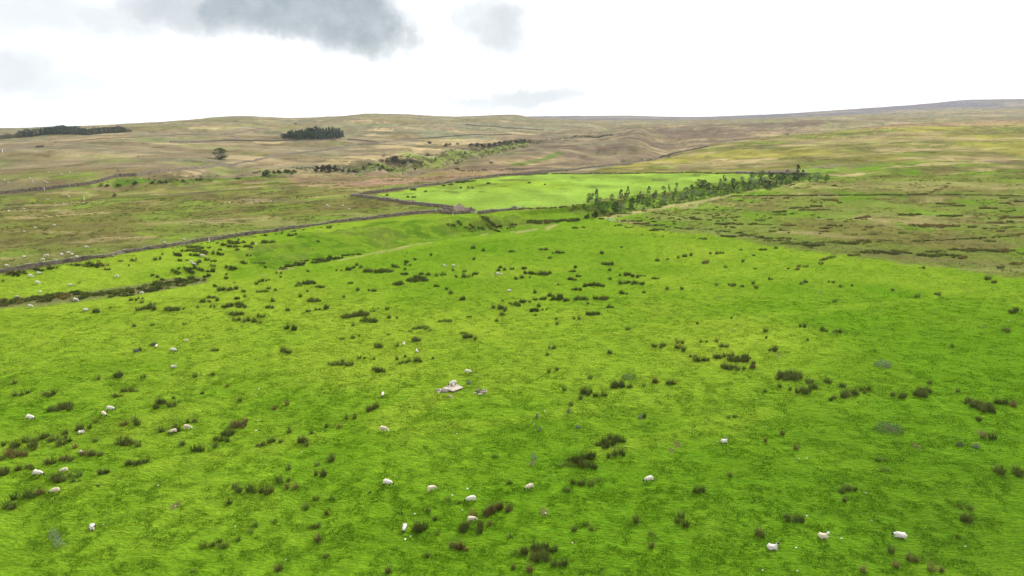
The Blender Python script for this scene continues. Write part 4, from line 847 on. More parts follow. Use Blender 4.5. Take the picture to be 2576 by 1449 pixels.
fence([(1560, 544), (1640, 530), (1700, 521), (1788, 505), (1840, 494), (1900, 484)], 4.0, 1.0, 'post_and_wire_fence', 'low post fence along the pale lane below the copse', .045)

# ---- covered well: two concrete slabs on a rubble base
def slab():
    g = lambda x, y: place(1086.1+x/15.5, 920+y/15.5)
    bl, fr, rt, bk = g(420, 905), g(850, 1010), g(1240, 870), g(880, 735)
    c_ = (bl+rt)/2; c_.z = max(bl.z, fr.z, rt.z, bk.z); h = .2
    root = bpy.data.objects.new('covered_well', None); COL.objects.link(root); root.location = c_
    root['label'] = 'square concrete cover slab in two halves on a rubble base in the pasture'; root['category'] = 'well cover'
    # the sight of the top is lifted by its height
    A, B, Cc, D = [Vector((q.x-c_.x, q.y-c_.y, 0)) for q in (bl, fr, rt, bk)]
    sh = Vector((0, -h*2.6, 0)); A, B, Cc, D = A+sh, B+sh, Cc+sh, D+sh
    def quad(nm, q, z0, z1, m, bev=.02):
        bm = bmesh.new(); lo = [bm.verts.new((p_.x, p_.y, z0)) for p_ in q]; hi_ = [bm.verts.new((p_.x, p_.y, z1)) for p_ in q]
        bm.faces.new(lo[::-1]); bm.faces.new(hi_)
        for i in range(4): bm.faces.new((lo[i], lo[(i+1) % 4], hi_[(i+1) % 4], hi_[i]))
        bmesh.ops.bevel(bm, geom=list(bm.edges), offset=bev, segments=1, affect='EDGES')
        bmesh.ops.recalc_face_normals(bm, faces=bm.faces)
        return link(nm, bm_mesh(nm, bm, m), parent=root)
    m1, m2 = A.lerp(B, .52), D.lerp(Cc, .52); gp = (B-A).normalized()*.03
    quad('slab', [A, m1-gp, m2-gp, D], h, h+.14, M_conc); quad('slab', [m1+gp, B, Cc, m2+gp], h, h+.14, M_conc)
    ce = (A+B+Cc+D)/4
    quad('base', [ce+(p_-ce)*.88 for p_ in (A, B, Cc, D)], -.5, h-.005, M_stone, .05)
    bm = bmesh.new()
    for i in range(34):
        f_ = random.random(); q = A.lerp(B, f_*.55)+Vector((random.uniform(-.9, .0), random.uniform(-.5, .15), 0)); z = ground(c_.x+q.x, c_.y+q.y)-c_.z
        box(bm, (q.x, q.y, z+random.uniform(.0, .2)), (random.uniform(.18, .5), random.uniform(.16, .35), random.uniform(.1, .25)), random.uniform(0, 3), random.uniform(-.4, .4), .04)
    link('rubble', bm_mesh('rubble', bm, M_stoneg), parent=root)
    return root, c_, h+.14, A, D, m1, m2
well, wc, wh, wA, wD, wm1, wm2 = slab()
def blockmesh():
    bm = bmesh.new(); L, W_, H = .66, .36, .26                      # block with two open cells
    for x in (-L/2+.035, 0, L/2-.035): box(bm, (x, 0, H/2), (.07, W_-.145, H))
    for y in (-W_/2+.035, W_/2-.035): box(bm, (0, y, H/2+.001), (L, .07, H))
    box(bm, (0, 0, .03), (L-.08, W_-.15, .04))
    return bm_mesh('concrete_block', bm, M_block)
bmh = blockmesh()
for (x, y, rz, rx_, s_, lb) in ((2055, 1030, -.2, .5, 1.35, 'largest tilted hollow concrete block right of the well cover'), (1945, 1050, .5, .2, .9, 'hollow concrete block leaning against the largest one'), (1785, 975, 1.0, .6, .85, 'pale hollow block standing nearest the well cover'), (1835, 935, .3, .2, .6, 'small block fragment behind the pale hollow block')):
    p = place(1086.1+x/15.5, 920+y/15.5); o = link('concrete_block', bmh, loc=p, label=lb, category='concrete block', group='loose concrete blocks by the well'); o.rotation_euler = (rx_, 0, rz); o.scale = (s_, s_, s_)
for i, (x, y, s_, lb) in enumerate(((1890, 1120, .38, 'pale stone in front of the loose concrete blocks'), (1690, 1075, .30, 'small stone between well cover and concrete blocks'), (735, 1230, .26, 'upright pale stone in front of the well cover'), (330, 990, .55, 'long pale boulder at the left foot of the well rubble'), (250, 1040, .3, 'small grey stone left of the well rubble'))):
    p = place(1086.1+x/15.5, 920+y/15.5); link('field_stone', bm_mesh('field_stone', rock(0, (s_, s_*.6, s_*.55 if i != 2 else .45), i), M_block), loc=p, label=lb, category='stone')
# small pale stones and wool scraps dotted over the pasture
SP = {'E': [(770,1075),(1455,1092),(1535,993),(1186,595),(1250,620),(1768,472),(2482,218),(1845,928),(870,1165),(332,1085)], 'G': [(1730,900),(1325,920),(1190,765),(1772,1075),(2155,1325),(778,1062),(1930,352),(2275,512)],
      'H': [(950,790),(837,840),(912,950),(1542,975),(1607,690),(1744,1198),(553,980),(523,1150),(481,1172),(400,690)], 'I': [(603,1405),(940,995),(1428,1030),(1200,1165),(855,1235),(262,435),(1378,823),(637,320),(882,562),(940,558),(2140,1225),(865,1410)],
      'F': [(77,668),(600,284),(2462,314),(1730,740),(1503,237),(2070,305),(620,218),(270,132)], 'D': [(1955,825),(2184,857),(1943,1065),(1930,1142),(1410,610),(1370,740)], 'K': [(990,688),(2550,345),(880,300)], 'B': [(1483,830),(707,1042),(628,1033),(1642,808)]}
st = []
for p_, l in SP.items():
    for i, (x, y) in enumerate(l):
        X, Y = pd(p_, x, y); p = place(X, Y); s_ = random.uniform(.08, .15)*(1.5 if p_ in 'BK' else 1)
        o = link('white_stone', bm_mesh('white_stone', rock(0, (s_, s_*.6, s_*.5), i), M_wht), loc=p, category='stone', group='small pale stones in the pasture'); o.rotation_euler = (0, 0, random.random()*3)
        st.append((o, X, Y, 'small'))
autolabel(st, '{d} pale stone lying in the grass, {w}', skip=('lone tree',))
for i, (X, Y, k, lb) in enumerate(((929.6, 1242, 1, 'black crow standing in the grass behind the row of grazing sheep'), (1011, 1293.5, 1, 'black crow on the grass above the sheep facing the viewer'), (247, 1224, 1, 'dark crow on the grass between rush clumps and sheep'))):
    bm = bmesh.new(); bmesh.ops.create_uvsphere(bm, u_segments=10, v_segments=8, radius=1, matrix=Matrix.Translation((0, 0, .16)) @ Matrix.Rotation(-.35, 4, 'Y') @ Matrix.Diagonal((.2, .08, .085, 1)))
    bmesh.ops.create_uvsphere(bm, u_segments=8, v_segments=6, radius=.055, matrix=Matrix.Translation((.17, 0, .27)))
    tube(bm, (.21, 0, .27), (.29, 0, .255), .02, .003); tube(bm, (-.15, 0, .11), (-.32, 0, .05), .04, .03)
    tube(bm, (.02, .03, .1), (.03, .03, -.02), .01, .01); tube(bm, (.02, -.03, .1), (.03, -.03, -.02), .01, .01)
    o = link('crow', bm_mesh('crow', bm, M_crow, True), loc=place(X, Y), label=lb, category='bird', group='crows in the pasture'); o.rotation_euler = (0, 0, i*2.1)

# ---- thistles and nettles
def bushy(rx, ry, h, n, s_, seed):
    r = np.random.default_rng(seed); a = r.uniform(0, 6.28, n); q = np.sqrt(r.random(n)); z = r.random(n)
    top = h*(1-.55*q**2)*(.75+.5*vnoise(np.cos(a)*q*2.3+seed, np.sin(a)*q*2.3, 1))
    c_ = np.stack([np.cos(a)*q*rx, np.sin(a)*q*ry, z*top], -1)
    d1 = r.normal(0, 1, (n, 3)); d1 /= np.linalg.norm(d1, axis=1)[:, None]; d2 = np.cross(d1, r.normal(0, 1, (n, 3))); d2 /= np.linalg.norm(d2, axis=1)[:, None]
    ss = (s_*r.uniform(.6, 1.4, n))[:, None]
    V = np.stack([c_-d1*ss, c_+d2*ss*.6, c_+d1*ss], 1).reshape(-1, 3)
    return V, np.arange(3*n).reshape(n, 3)
for i, (p_, x, y, wz, hz, m, lb) in enumerate((('E', 960, 790, 44, 38, M_thist, 'grey thistle clump just right of the well cover'), ('H', 1457, 568, 48, 55, M_thist, 'lone tall grey thistle clump in the open pasture'), ('G', 412, 1165, 72, 80, M_thist, 'rear one of two grey thistle clumps at lower left'), ('G', 447, 1225, 70, 76, M_thist, 'front one of two grey thistle clumps at lower left'),
        ('E', 1785, 1122, 38, 30, M_thist, 'small grey thistle behind the lone tall thistle'), ('F', 1510, 655, 110, 50, M_thist, 'sparse grey weed patch on the right slope'), ('F', 1560, 1140, 190, 86, M_nettle, 'broad dark green nettle patch on the right slope'), ('F', 2215, 1270, 44, 36, M_thist, 'small grey thistle beside bare earth on the right'),
        ('E', 2170, 750, 110, 44, M_nettle, 'pale green reedy weed patch above the rush clumps'), ('F', 2095, 1255, 50, 28, M_nettle, 'small dark weed left of the thistle on the right'), ('E', 1718, 1002, 20, 40, M_thist, 'thin upright grey thistle below a rush tuft'), ('E', 1477, 1040, 18, 38, M_thist, 'thin grey thistle left of the other thin one'), ('E', 1040, 850, 60, 30, M_nettle, 'low weeds between well cover and concrete blocks'),
        ('D', 1155, 502, 30, 30, M_nettle, 'dark weed tuft beside a grazing sheep on the left slope'), ('D', 1028, 545, 40, 24, M_thist, 'low grey weed tuft left of the sheep on the left slope'), ('H', 1497, 350, 20, 34, M_thist, 'short thin thistle near a pale stone'), ('E', 2255, 1050, 30, 36, M_thist, 'grey thistle next to a small brown rush tuft'))):
    X, Y = pd(p_, x, y); p = place(X, Y); d = (p-cam.location).length; wpx = wz/PAN[p_][2]; hpx = hz/PAN[p_][2]
    rx = wpx/FP*d*.5; h = min(hpx/FP*d*1.0, 1.3); q = .22 if m == M_thist else .3
    Vv, Ff = bushy(rx, max(rx*.7, .3), h, int(260+rx*rx*260), .06*d/80, i)
    link('thistle_clump' if m == M_thist else 'weed_patch', newmesh('thistle', Vv, Ff, m), loc=p-Vector((0, 0, .05)), label=lb, category='thistle' if m == M_thist else 'weeds')
# ------------------------------------------------------------------ sheep: one continuous skin per body
def skin_mesh(name, verts, edges, radii, mats, classify, sub=1, puff=.02):
    me = bpy.data.meshes.new('tmp'); me.from_pydata(verts, edges, [])
    o = bpy.data.objects.new('tmp', me); COL.objects.link(o)
    o.modifiers.new('s', 'SKIN'); s = o.modifiers.new('d', 'SUBSURF'); s.levels = s.render_levels = sub+1
    for i, r in enumerate(radii): me.skin_vertices[0].data[i].radius = (r if isinstance(r, tuple) else (r, r))
    me.skin_vertices[0].data[0].use_root = True
    dg = bpy.context.evaluated_depsgraph_get(); dg.update()
    m2 = bpy.data.meshes.new_from_object(o.evaluated_get(dg)); m2.name = name
    bpy.data.objects.remove(o); bpy.data.meshes.remove(me)
    m2.materials.clear()
    for m in mats: m2.materials.append(m)
    r = random.Random(3)
    for p_ in m2.polygons:
        p_.material_index = classify(p_.center); p_.use_smooth = True
    for v in m2.vertices:
        if classify(v.co) == 0:
            v.co += v.normal*(puff*(math.sin(v.co.x*23+v.co.y*17)*math.cos(v.co.z*29+v.co.y*11))+r.uniform(-.006, .006))
    return m2
def sheep_mesh(pose, black, wool):
    mats = [wool, M_blk if black else M_wht, M_wht]
    if pose in ('graze', 'stand'):
        if pose == 'graze':
            nk, hd, mz = (.60, 0, .40), (.74, 0, .20), (.84, 0, .07)
        else: nk, hd, mz = (.58, 0, .78), (.70, 0, .90), (.86, 0, .82)
        V = [(-.08, 0, .56), (-.40, 0, .57), (-.56, 0, .53), (.22, 0, .56), (.42, 0, .52 if pose == 'graze' else .6), nk, hd, mz]
        E = [(0, 1), (1, 2), (0, 3), (3, 4), (4, 5), (5, 6), (6, 7)]
        Rr = [(.25, .225), (.24, .215), (.13, .13), (.23, .215), (.17, .175), (.11, .115), .095, .055]
        for sx_, par, kx in ((-.42, 1, -.05), (.27, 3, .02)):
            for sy in (-1, 1):
                i = len(V); w_ = .13*sy; V += [(sx_, w_, .36), (sx_+kx, w_, .20), (sx_+.01, w_, .0)]; E += [(par, i), (i, i+1), (i+1, i+2)]; Rr += [.10, .062, .055]
        i = len(V); V += [(hd[0]-.03, .13, hd[2]+.04), (hd[0]-.03, -.13, hd[2]+.04)]; E += [(6, i), (6, i+1)]; Rr += [.025, .025]
        hx, hz = hd[0]-.06, hd[2]
        def cl(c):
            if math.dist((c[0], c[2]), (mz[0]+.01, mz[2])) < .055: return 2 if black else 1
            if (c[0] > hx if pose == 'graze' else (c[0] > hd[0]-.08 and c[2] > hd[2]-.12)) : return 1
            if c[2] < .27: return 1
            return 0
    else:
        if pose == 'lie': nk, hd, mz = (.46, 0, .52), (.56, .02, .66), (.71, .03, .60)
        elif pose == 'flat': nk, hd, mz = (.56, 0, .26), (.72, .03, .22), (.87, .04, .12)
        else: nk, hd, mz = (.40, .18, .40), (.42, .34, .42), (.36, .46, .34)     # curled, head turned to the side
        V = [(-.06, 0, .24), (-.36, 0, .23), (-.52, 0, .19), (.20, 0, .25), (.36, 0, .32), nk, hd, mz]
        E = [(0, 1), (1, 2), (0, 3), (3, 4), (4, 5), (5, 6), (6, 7)]
        Rr = [(.27, .23), (.27, .22), (.14, .13), (.25, .23), (.17, .18), .11, .085, .045]
        i = len(V); V += [(.38, .15, .10), (.60, .17, .04), (.78, .16, .03)]; E += [(3, i), (i, i+1), (i+1, i+2)]; Rr += [.07, .04, .03]
        i = len(V); V += [(.36, -.17, .08), (.50, -.20, .04), (.38, -.24, .03)]; E += [(3, i), (i, i+1), (i+1, i+2)]; Rr += [.07, .04, .03]
        i = len(V); V += [(-.22, -.27, .08), (.0, -.32, .04)]; E += [(1, i), (i, i+1)]; Rr += [.07, .035]
        i = len(V); V += [(hd[0]-.03, hd[1]+.12, hd[2]+.05), (hd[0]-.03, hd[1]-.12, hd[2]+.05)]; E += [(6, i), (6, i+1)]; Rr += [.025, .025]
        def cl(c):
            if math.dist(tuple(c), mz) < .06: return 2 if black else 1
            if math.dist(tuple(c), hd) < .15 or math.dist(tuple(c), mz) < .12: return 1
            if c[2] < .07 and (c[0] > .46 or (c[1] < -.27)): return 1
            return 0
    return skin_mesh('sheep', V, E, Rr, mats, cl), hd
SM = {}
def horns(hd):
    bm = bmesh.new(); out = []
    bm = bmesh.new(); pts = [Vector((hd[0]-.04+.07*math.cos(a), .06+.09*a/4, hd[2]+.05+.075*math.sin(a))) for a in [0.6+.5*i for i in range(8)]]
    for i in range(7): tube(bm, pts[i], pts[i+1], .028-.003*i, .025-.003*i, 6)
    return bm
SHEEP = []
def S(p, x, y, pose='graze', k=1, hd=0, label=None, sc_=1.0, cream=0, horn=0): SHEEP.append((*pd(p, x, y), pose, k, hd, label, sc_, cream, horn))
# near and middle flock
S('H', 980, 890, 'graze', 1, 185, 'black-faced sheep grazing just above the big brown rush bed, facing left', 1.08)
S('H', 347, 765, 'graze', 1, -8, 'white sheep with black face lowering its head right, leftmost of the front row', 1.08)
S('H', 678, 808, 'graze', 0, 35, 'cream sheep grazing uphill between two black-faced sheep', 1.0, 1)
S('H', 1420, 796, 'graze', 1, 200, 'cream black-faced sheep grazing alone right of the front row', 1.0, 1)
S('H', 2323, 738, 'graze', 1, 192, 'sheep grazing far from others in the right middle, head down left', 1.05)
S('H', 981, 1040, 'graze', 0, 20, 'cream sheep half inside the big brown rush bed', .92, 1)
S('H', 477, 1106, 'graze', 1, -95, 'sheep seen head-on with dark face below the front row', .95)
S('I', 313, 442, 'lie', 1, 10, 'lone lying sheep with raised black head in open pasture', 1.0, 0, 1)
S('I', 672, 1246, 'lie', 1, -8, 'lying sheep with curled horns and stretched forelegs', 1.12, 0, 1)
S('I', 1055, 1160, 'lie', 0, -12, 'cream sheep lying with white head and forelegs stretched right', 1.05, 1)
S('I', 1650, 1160, 'flat', 1, 160, 'sheep lying flat along the slope with black head at left', 1.25)
S('G', 697, 1092, 'curl', 1, -60, 'crouching white sheep with dark patch near the lower left corner', 1.0)
S('G', 422, 824, 'graze', 1, 195, 'sheep grazing left below a pair of green rush clumps', .95, 1)
S('G', 487, 668, 'graze', 1, 200, 'small black-faced sheep grazing just behind a green rush clump', .85, 1)
S('G', 291, 695, 'graze', 1, 0, 'sheep grazing right between two wide rush clumps at the left', 1.1)
S('G', 616, 522, 'flat', 0, 150, 'pinkish sheep lying behind a long brown rush clump', .75, 1)
S('D', 834, 993, 'graze', 1, 0, 'right sheep of the close pair on the left slope', 1.1)
S('D', 786, 1032, 'graze', 1, -30, 'cream sheep with dark lowered head beside a whiter sheep', .98, 1)
S('D', 230, 1061, 'graze', 1, -5, 'sheep grazing alone near the left edge of the slope', 1.12)
S('D', 612, 1162, 'lie', 1, 25, 'sheep lying with black head against a rush clump', .85)
S('D', 1411, 1130, 'graze', 0, 5, 'pale-headed sheep grazing right, right one of a pair by rushes', .95, 1)
S('D', 1307, 1162, 'graze', 1, 200, 'cream sheep grazing left with its head at a rush clump', .92, 1)
S('D', 1407, 473, 'graze', 1, 200, 'rounded sheep, highest right of the four on the left slope', .8, 1)
S('D', 1182, 516, 'graze', 1, -80, 'sheep seen from behind beside a dark weed tuft', .9, 1)
S('D', 1310, 547, 'graze', 1, -5, 'long white sheep grazing right in the middle of four', 1.1)
S('D', 1308, 665, 'lie', 0, 15, 'white lamb lying with raised head below three grazing sheep', .9)
S('E', 955, 712, 'graze', 1, -12, 'black-faced sheep grazing behind the concrete well cover', 1.08)
S('E', 312, 882, 'graze', 1, -85, 'sheep facing the viewer left of the concrete well cover', .9)
S('E', 317, 1145, 'graze', 0, -5, 'white-faced lamb grazing right above the front row', 1.05, 1)
S('E', 566, 460, 'lie', 0, 65, 'white lamb sitting up at a dark rush clump', .8)
S('E', 471, 494, 'lie', 0, 80, 'white lamb lying left of two others', .8)
S('E', 571, 549, 'lie', 0, 110, 'white lamb lying lowest of the three', .85)
S('E', 1268, 90, 'lie', 1, 12, 'lying sheep with dark head alone in the middle pasture', 1.05)
S('D', 647, 243, 'graze', 1, 0, 'sheep just below the gully rim beside two small rush clumps', 1.1)
S('D', 1070, 108, 'graze', 0, 180, 'sheep half hidden on the right part of the gully rim', .95)
S('D', 570, 163, 'graze', 0, -5, 'long white sheep on the middle of the gully rim', 1.2)
S('D', 229, 211, 'graze', 0, 0, 'white sheep on the gully rim nearest the left edge', 1.05)
S('D', 530, 50, 'graze', 1, 20, 'white sheep on the strip beyond the gully, rightmost there', 1.0)
S('D', 303, 100, 'graze', 0, 90, 'white sheep end-on beyond the gully', .8)
S('D', 291, 131, 'lie', 0, 0, 'small white lamb at the far edge of the gully rushes', .7)
S('D', 130, 137, 'graze', 1, 190, 'cream sheep beyond the gully near the left edge', .85, 1)
S('J', 570, 1366, 'graze', 0, -5, 'long white sheep beyond the gully below the wall', 1.15)
S('J', 460, 1266, 'graze', 0, -5, 'white sheep standing a little below the long wall, left one', 1.1)
S('J', 580, 1226, 'graze', 1, 5, 'white sheep at a brown rush clump below the long wall', 1.1)
S('J', 1768, 1266, 'graze', 0, 185, 'white sheep alone between the long wall and the gully', 1.05)
S('B', 778, 1243, 'graze', 0, -20, 'left sheep of the pair high on the pasture', .95)
S('B', 847, 1245, 'graze', 1, -5, 'right sheep of the pair high on the pasture', .95)
S('B', 1178, 1306, 'graze', 0, 180, 'left of two white sheep beside a rush clump in mid field', 1.0)
S('B', 1205, 1307, 'lie', 0, 10, 'right of two white sheep beside a rush clump in mid field', .75)
S('B', 842, 856, 'graze', 0, 90, 'white sheep at the front corner of the barn ruin', 1.0)
S('B', 983, 840, 'graze', 1, 190, 'left of two white sheep at the right end of the barn ruin', 1.0)
S('B', 1005, 841, 'graze', 0, 0, 'right of two white sheep at the right end of the barn ruin', 1.1)
S('K', 466, 572, 'graze', 0, 175, 'left sheep of the pair grazing by rushes below the marker post', 1.1)
S('K', 496, 578, 'graze', 0, 10, 'right sheep of the pair grazing by rushes below the marker post', 1.1, 1)
S('K', 312, 670, 'graze', 0, 180, 'upper of two sheep at a small dark rush clump', 1.0)
S('K', 357, 702, 'graze', 0, 0, 'lower of two sheep at a small dark rush clump', 1.0)
S('K', 1288, 398, 'graze', 0, 90, 'white sheep end-on on the far bank below the wall', .9)
S('K', 210, 335, 'graze', 1, 0, 'sheep on the moor just behind the long wall left of the red-topped post', 1.1)
for q in (('J',370,592),('J',540,532),('J',822,492),('J',362,978),('J',705,957),('J',932,940),('J',1030,910),('J',1090,940),('J',1167,978),('J',650,1017),('J',853,1038),('J',1303,824),('J',2480,762),('J',103,1108),('J',1035,72),('J',1030,52),('J',715,100),('J',962,168),('J',1262,158),('J',357,245),('J',132,277),
          ('P',67,882),('P',128,917),('P',450,850),('P',485,890),('P',500,915),('P',672,900),('P',710,918),('P',735,765),('P',1060,765),('P',928,795),('P',2125,865),('P',1045,980),
          ('Q',888,1380),('Q',1110,1342),('Q',1228,1387),('Q',1290,1366),('Q',1513,1361),('Q',2358,1419),('Q',2392,1434),('B',13,790),('B',60,816),('S',1167,932),('S',980,934)):
    S(q[0], q[1], q[2], random.choice(('graze', 'graze', 'lie')), random.random() < .5, random.choice((0, 180, 20, 200, 90)), None, random.uniform(.95, 1.12) if q[0] in 'J' else 1.1)
shl = []
for (x, y, pose, k, hd, label, s_, cream, hn) in SHEEP:
    key = (pose, bool(k), bool(cream))
    if key not in SM: SM[key] = sheep_mesh(pose, bool(k), M_woolc if cream else M_wool)
    me, hdp = SM[key]
    p = place(x, y+(.6 if pose == 'graze' else 0)); p.z += .06; o = link('sheep', me, loc=p, category='sheep', group='sheep grazing and resting on the pasture and moor')
    if abs(x-1133.6) < 3 and abs(y-970) < 4: pass
    o.rotation_euler = (0, 0, R(hd)); o.scale = (s_*.9,)*3
    if hn:
        for sy in (1, -1):
            bm = horns(hdp); hmesh = bm_mesh('horn', bm, M_horn); h_ = link('horn', hmesh, parent=o)
            if sy < 0:
                for v in hmesh.vertices: v.co.y = -v.co.y+hdp[1]*2
                hmesh.flip_normals()
    if label: o['label'] = label
    else:
        d = 'far white sheep on the moor'
        shl.append((o, x, y, d))
autolabel(shl, '{d}, {w}', skip=('left picture edge', 'right picture edge'))
# the sheep standing on the slab
key = ('graze', True, False)
if key not in SM: SM[key] = sheep_mesh('graze', True, M_wool)
spot = (wA+wD+wm1+wm2)/4*1.0; spot = wA.lerp(wD, .72).lerp(wm1.lerp(wm2, .72), .45)
o = link('sheep', SM[key][0], loc=(wc.x+spot.x, wc.y+spot.y, wc.z+wh), label='black-faced sheep standing on the concrete well cover', category='sheep', group='sheep grazing and resting on the pasture and moor')
o.rotation_euler = (0, 0, R(205)); o.scale = (1.0, 1.0, 1.0)

# ------------------------------------------------------------------ trees: leaf sprays through a volume, unit sized, then scaled
def crown(kind, seed, n):
    r = np.random.default_rng(seed)
    def prof(z):
        if kind == 'birch': return .5*np.sin(np.pi*np.clip(z, 0, 1)**.8)**.6
        if kind == 'spruce': return .5*(1-z)**.8*(.82+.18*np.sin(z*34))
        if kind == 'round': return .5*np.sqrt(np.clip(1-(2*z-1)**2, 0, 1))**.7
        return .5*np.sqrt(np.clip(1-(1.7*z-.7)**2, 0, 1))
    z0 = {'birch': .16, 'spruce': .04, 'round': .02, 'pine': .22, 'bush': 0}[kind]
    nc = {'birch': 26, 'spruce': 60, 'round': 46, 'pine': 34, 'bush': 20}[kind]
    zc = r.random(nc) if kind != 'spruce' else r.random(nc)**1.35; a = r.uniform(0, 6.283, nc); q = r.random(nc)**.45*prof(zc)*(.86 if kind != 'pine' else .95)
    cc = np.stack([np.cos(a)*q, np.sin(a)*q, z0+zc*(1-z0)], -1)
    if kind == 'pine': cc[:, 0] += (.5-zc)*.25
    per = n//nc; rs = {'birch': .11, 'spruce': .075, 'round': .13, 'pine': .12, 'bush': .17}[kind]
    d = r.normal(0, 1, (nc*per, 3)); d /= np.linalg.norm(d, axis=1)[:, None]
    d *= (r.random(nc*per)**.4)[:, None]*rs*np.array([1.15, 1.15, .75])
    c = np.repeat(cc, per, 0)+d; c[:, 2] = np.maximum(c[:, 2], .01)
    u = r.normal(0, 1, c.shape); u /= np.linalg.norm(u, axis=1)[:, None]
    v = np.cross(u, r.normal(0, 1, c.shape)); v /= np.linalg.norm(v, axis=1)[:, None]
    s_ = (r.uniform(.5, 1.3, len(c))*{'birch': .034, 'spruce': .036, 'round': .034, 'pine': .042, 'bush': .05}[kind]*1.75*(900/n)**.5)[:, None]
    if kind == 'birch': sc_ = np.array([1.6, 1.6, .6])
    else: sc_ = np.array([1, 1, .8])
    V = np.stack([c-u*s_*sc_, c+v*s_*.8*sc_, c+u*s_*sc_], 1).reshape(-1, 3)
    tone = np.repeat(np.repeat(r.uniform(.65, 1.4, nc), per)*r.uniform(.8, 1.2, len(c)), 3)
    return V, np.arange(len(V)).reshape(-1, 3), tone, cc
def trunk_mesh(kind, cc, m):
    bm = bmesh.new(); top = {'birch': .9, 'spruce': .96, 'round': .55, 'pine': .72, 'bush': .35}[kind]; r0 = {'birch': .035, 'spruce': .03, 'round': .04, 'pine': .045, 'bush': .04}[kind]
    tube(bm, (0, 0, -.05), (.01, 0, top*.5), r0, r0*.7, 7); tube(bm, (.01, 0, top*.5), (0, .01, top), r0*.7, r0*.2, 6)
    for i in range(0, min(len(cc), 18), 2):
        z = min(max(cc[i][2]-.12, .12), top*.85); tube(bm, (.005, 0, z), tuple(cc[i]), r0*.35, r0*.08, 4)
    return bm_mesh('trunk', bm, m)
TP = {}
def tproto(kind, colr, v, n):
    key = (kind, colr, v)
    if key not in TP:
        V, F, tone, cc = crown(kind, hash((kind, v)) % 9973 if False else {'birch': 1, 'spruce': 2, 'round': 3, 'pine': 4, 'bush': 5}[kind]*100+v, n)
        base = np.array(TREEC[colr])
        TP[key] = (newmesh('crown', V, F, M_tint, cols=tone[:, None]*base), trunk_mesh(kind, cc, M_birch if kind == 'birch' else M_bark))
    return TP[key]
TREEC = dict(birch=(.105, .140, .055), green=(.10, .155, .045), pale=(.19, .24, .11), dark=(.045, .065, .028), spruce=(.058, .082, .060), pine=(.045, .066, .034), heather=(.07, .06, .04), fresh=(.09, .16, .03))
def tree(name, kind, colr, x, y, w_m, h_m, label, group, n=900, v=None, cat='tree', lean=0.0, p=None):
    p = p or place(x, y); cr, tr = tproto(kind, colr, v if v is not None else random.randrange(4), n)
    o = bpy.data.objects.new(name, None); COL.objects.link(o); o.location = p-Vector((0, 0, .03)); o.scale = (w_m, w_m, h_m); o.rotation_euler = (0, lean, random.random()*6.28 if not lean else 0)
    o['category'] = cat; o['group'] = group
    if label: o['label'] = label
    link('trunk', tr, parent=o); link('crown', cr, parent=o)
    return o
COPSE = {'L': [(375,572,60,150,'birch','birch'),(320,575,46,100,'birch','birch'),(275,565,80,90,'round','dark'),(250,602,60,55,'round','dark'),(385,645,76,100,'birch','birch'),(430,592,50,64,'round','green'),(480,748,176,152,'round','green'),(610,580,64,92,'round','green'),(660,742,110,140,'round','dark'),(745,728,112,112,'round','pale'),(745,565,50,142,'birch','birch'),(805,592,40,120,'birch','birch'),(845,560,44,180,'birch','birch'),(905,692,100,142,'round','dark'),(997,674,62,168,'birch','green'),(1037,560,44,112,'birch','birch'),(1080,622,64,100,'round','birch'),(1165,484,50,110,'birch','birch'),(1150,645,112,112,'round','fresh'),(1237,634,54,152,'birch','green'),(1275,475,50,52,'round','dark'),(1270,520,30,60,'birch','birch'),(1400,602,110,92,'round','pale'),(1480,442,22,60,'birch','birch'),(1467,402,32,62,'birch','birch'),(1587,384,32,68,'birch','dark'),(1390,402,66,42,'round','heather'),(1410,494,44,64,'birch','birch'),(1535,574,54,72,'round','green'),(1570,444,54,54,'round','birch'),(1660,562,110,90,'round','pale'),(1720,534,100,142,'round','birch'),(1815,444,62,94,'birch','dark'),(1930,385,110,120,'round','dark'),(2000,372,90,95,'round','dark'),(2065,424,84,104,'round','dark'),(1835,512,110,84,'round','pale'),(1900,504,90,74,'round','pale'),(1985,494,80,64,'round','fresh'),(2090,474,84,54,'round','pale'),(2140,434,52,74,'birch','green'),(2190,464,64,84,'birch','fresh'),(2230,374,52,64,'round','birch'),(2295,354,64,42,'round','dark'),(2250,294,50,44,'round','birch'),(2335,288,50,90,'birch','birch'),(2345,444,112,104,'round','green'),(2425,444,50,104,'birch','dark'),(2440,314,46,64,'birch','birch'),(2480,434,54,104,'birch','birch')],
 'M': [(150,540,70,60,'round','pale'),(325,474,50,72,'birch','birch'),(470,444,64,64,'round','birch'),(490,564,70,102,'birch','green'),(580,544,50,102,'birch','green'),(560,564,44,34,'round','dark'),(600,470,110,84,'round','pale'),(655,530,90,110,'round','pale'),(735,534,60,120,'birch','green'),(640,374,60,56,'round','birch'),(605,368,60,64,'round','green'),(750,384,112,96,'round','green'),(810,444,130,58,'round','pale'),(840,534,150,90,'round','dark'),(880,364,64,64,'round','dark'),(910,434,64,104,'birch','dark'),(960,524,58,138,'birch','green'),(985,404,54,64,'birch','birch'),(1045,514,54,124,'birch','green'),(1045,412,120,84,'round','dark'),(1090,394,64,64,'round','dark'),(1145,374,44,94,'birch','birch'),(1130,504,50,74,'birch','green'),(1187,494,40,104,'birch','green'),(1270,418,124,94,'round','dark'),(1305,324,54,114,'pine','dark'),(1330,380,60,50,'round','green'),(1375,379,54,98,'birch','dark'),(1485,464,44,74,'birch','green'),(1602,438,124,104,'round','pale'),(1742,428,84,78,'round','fresh')]}
cl = []
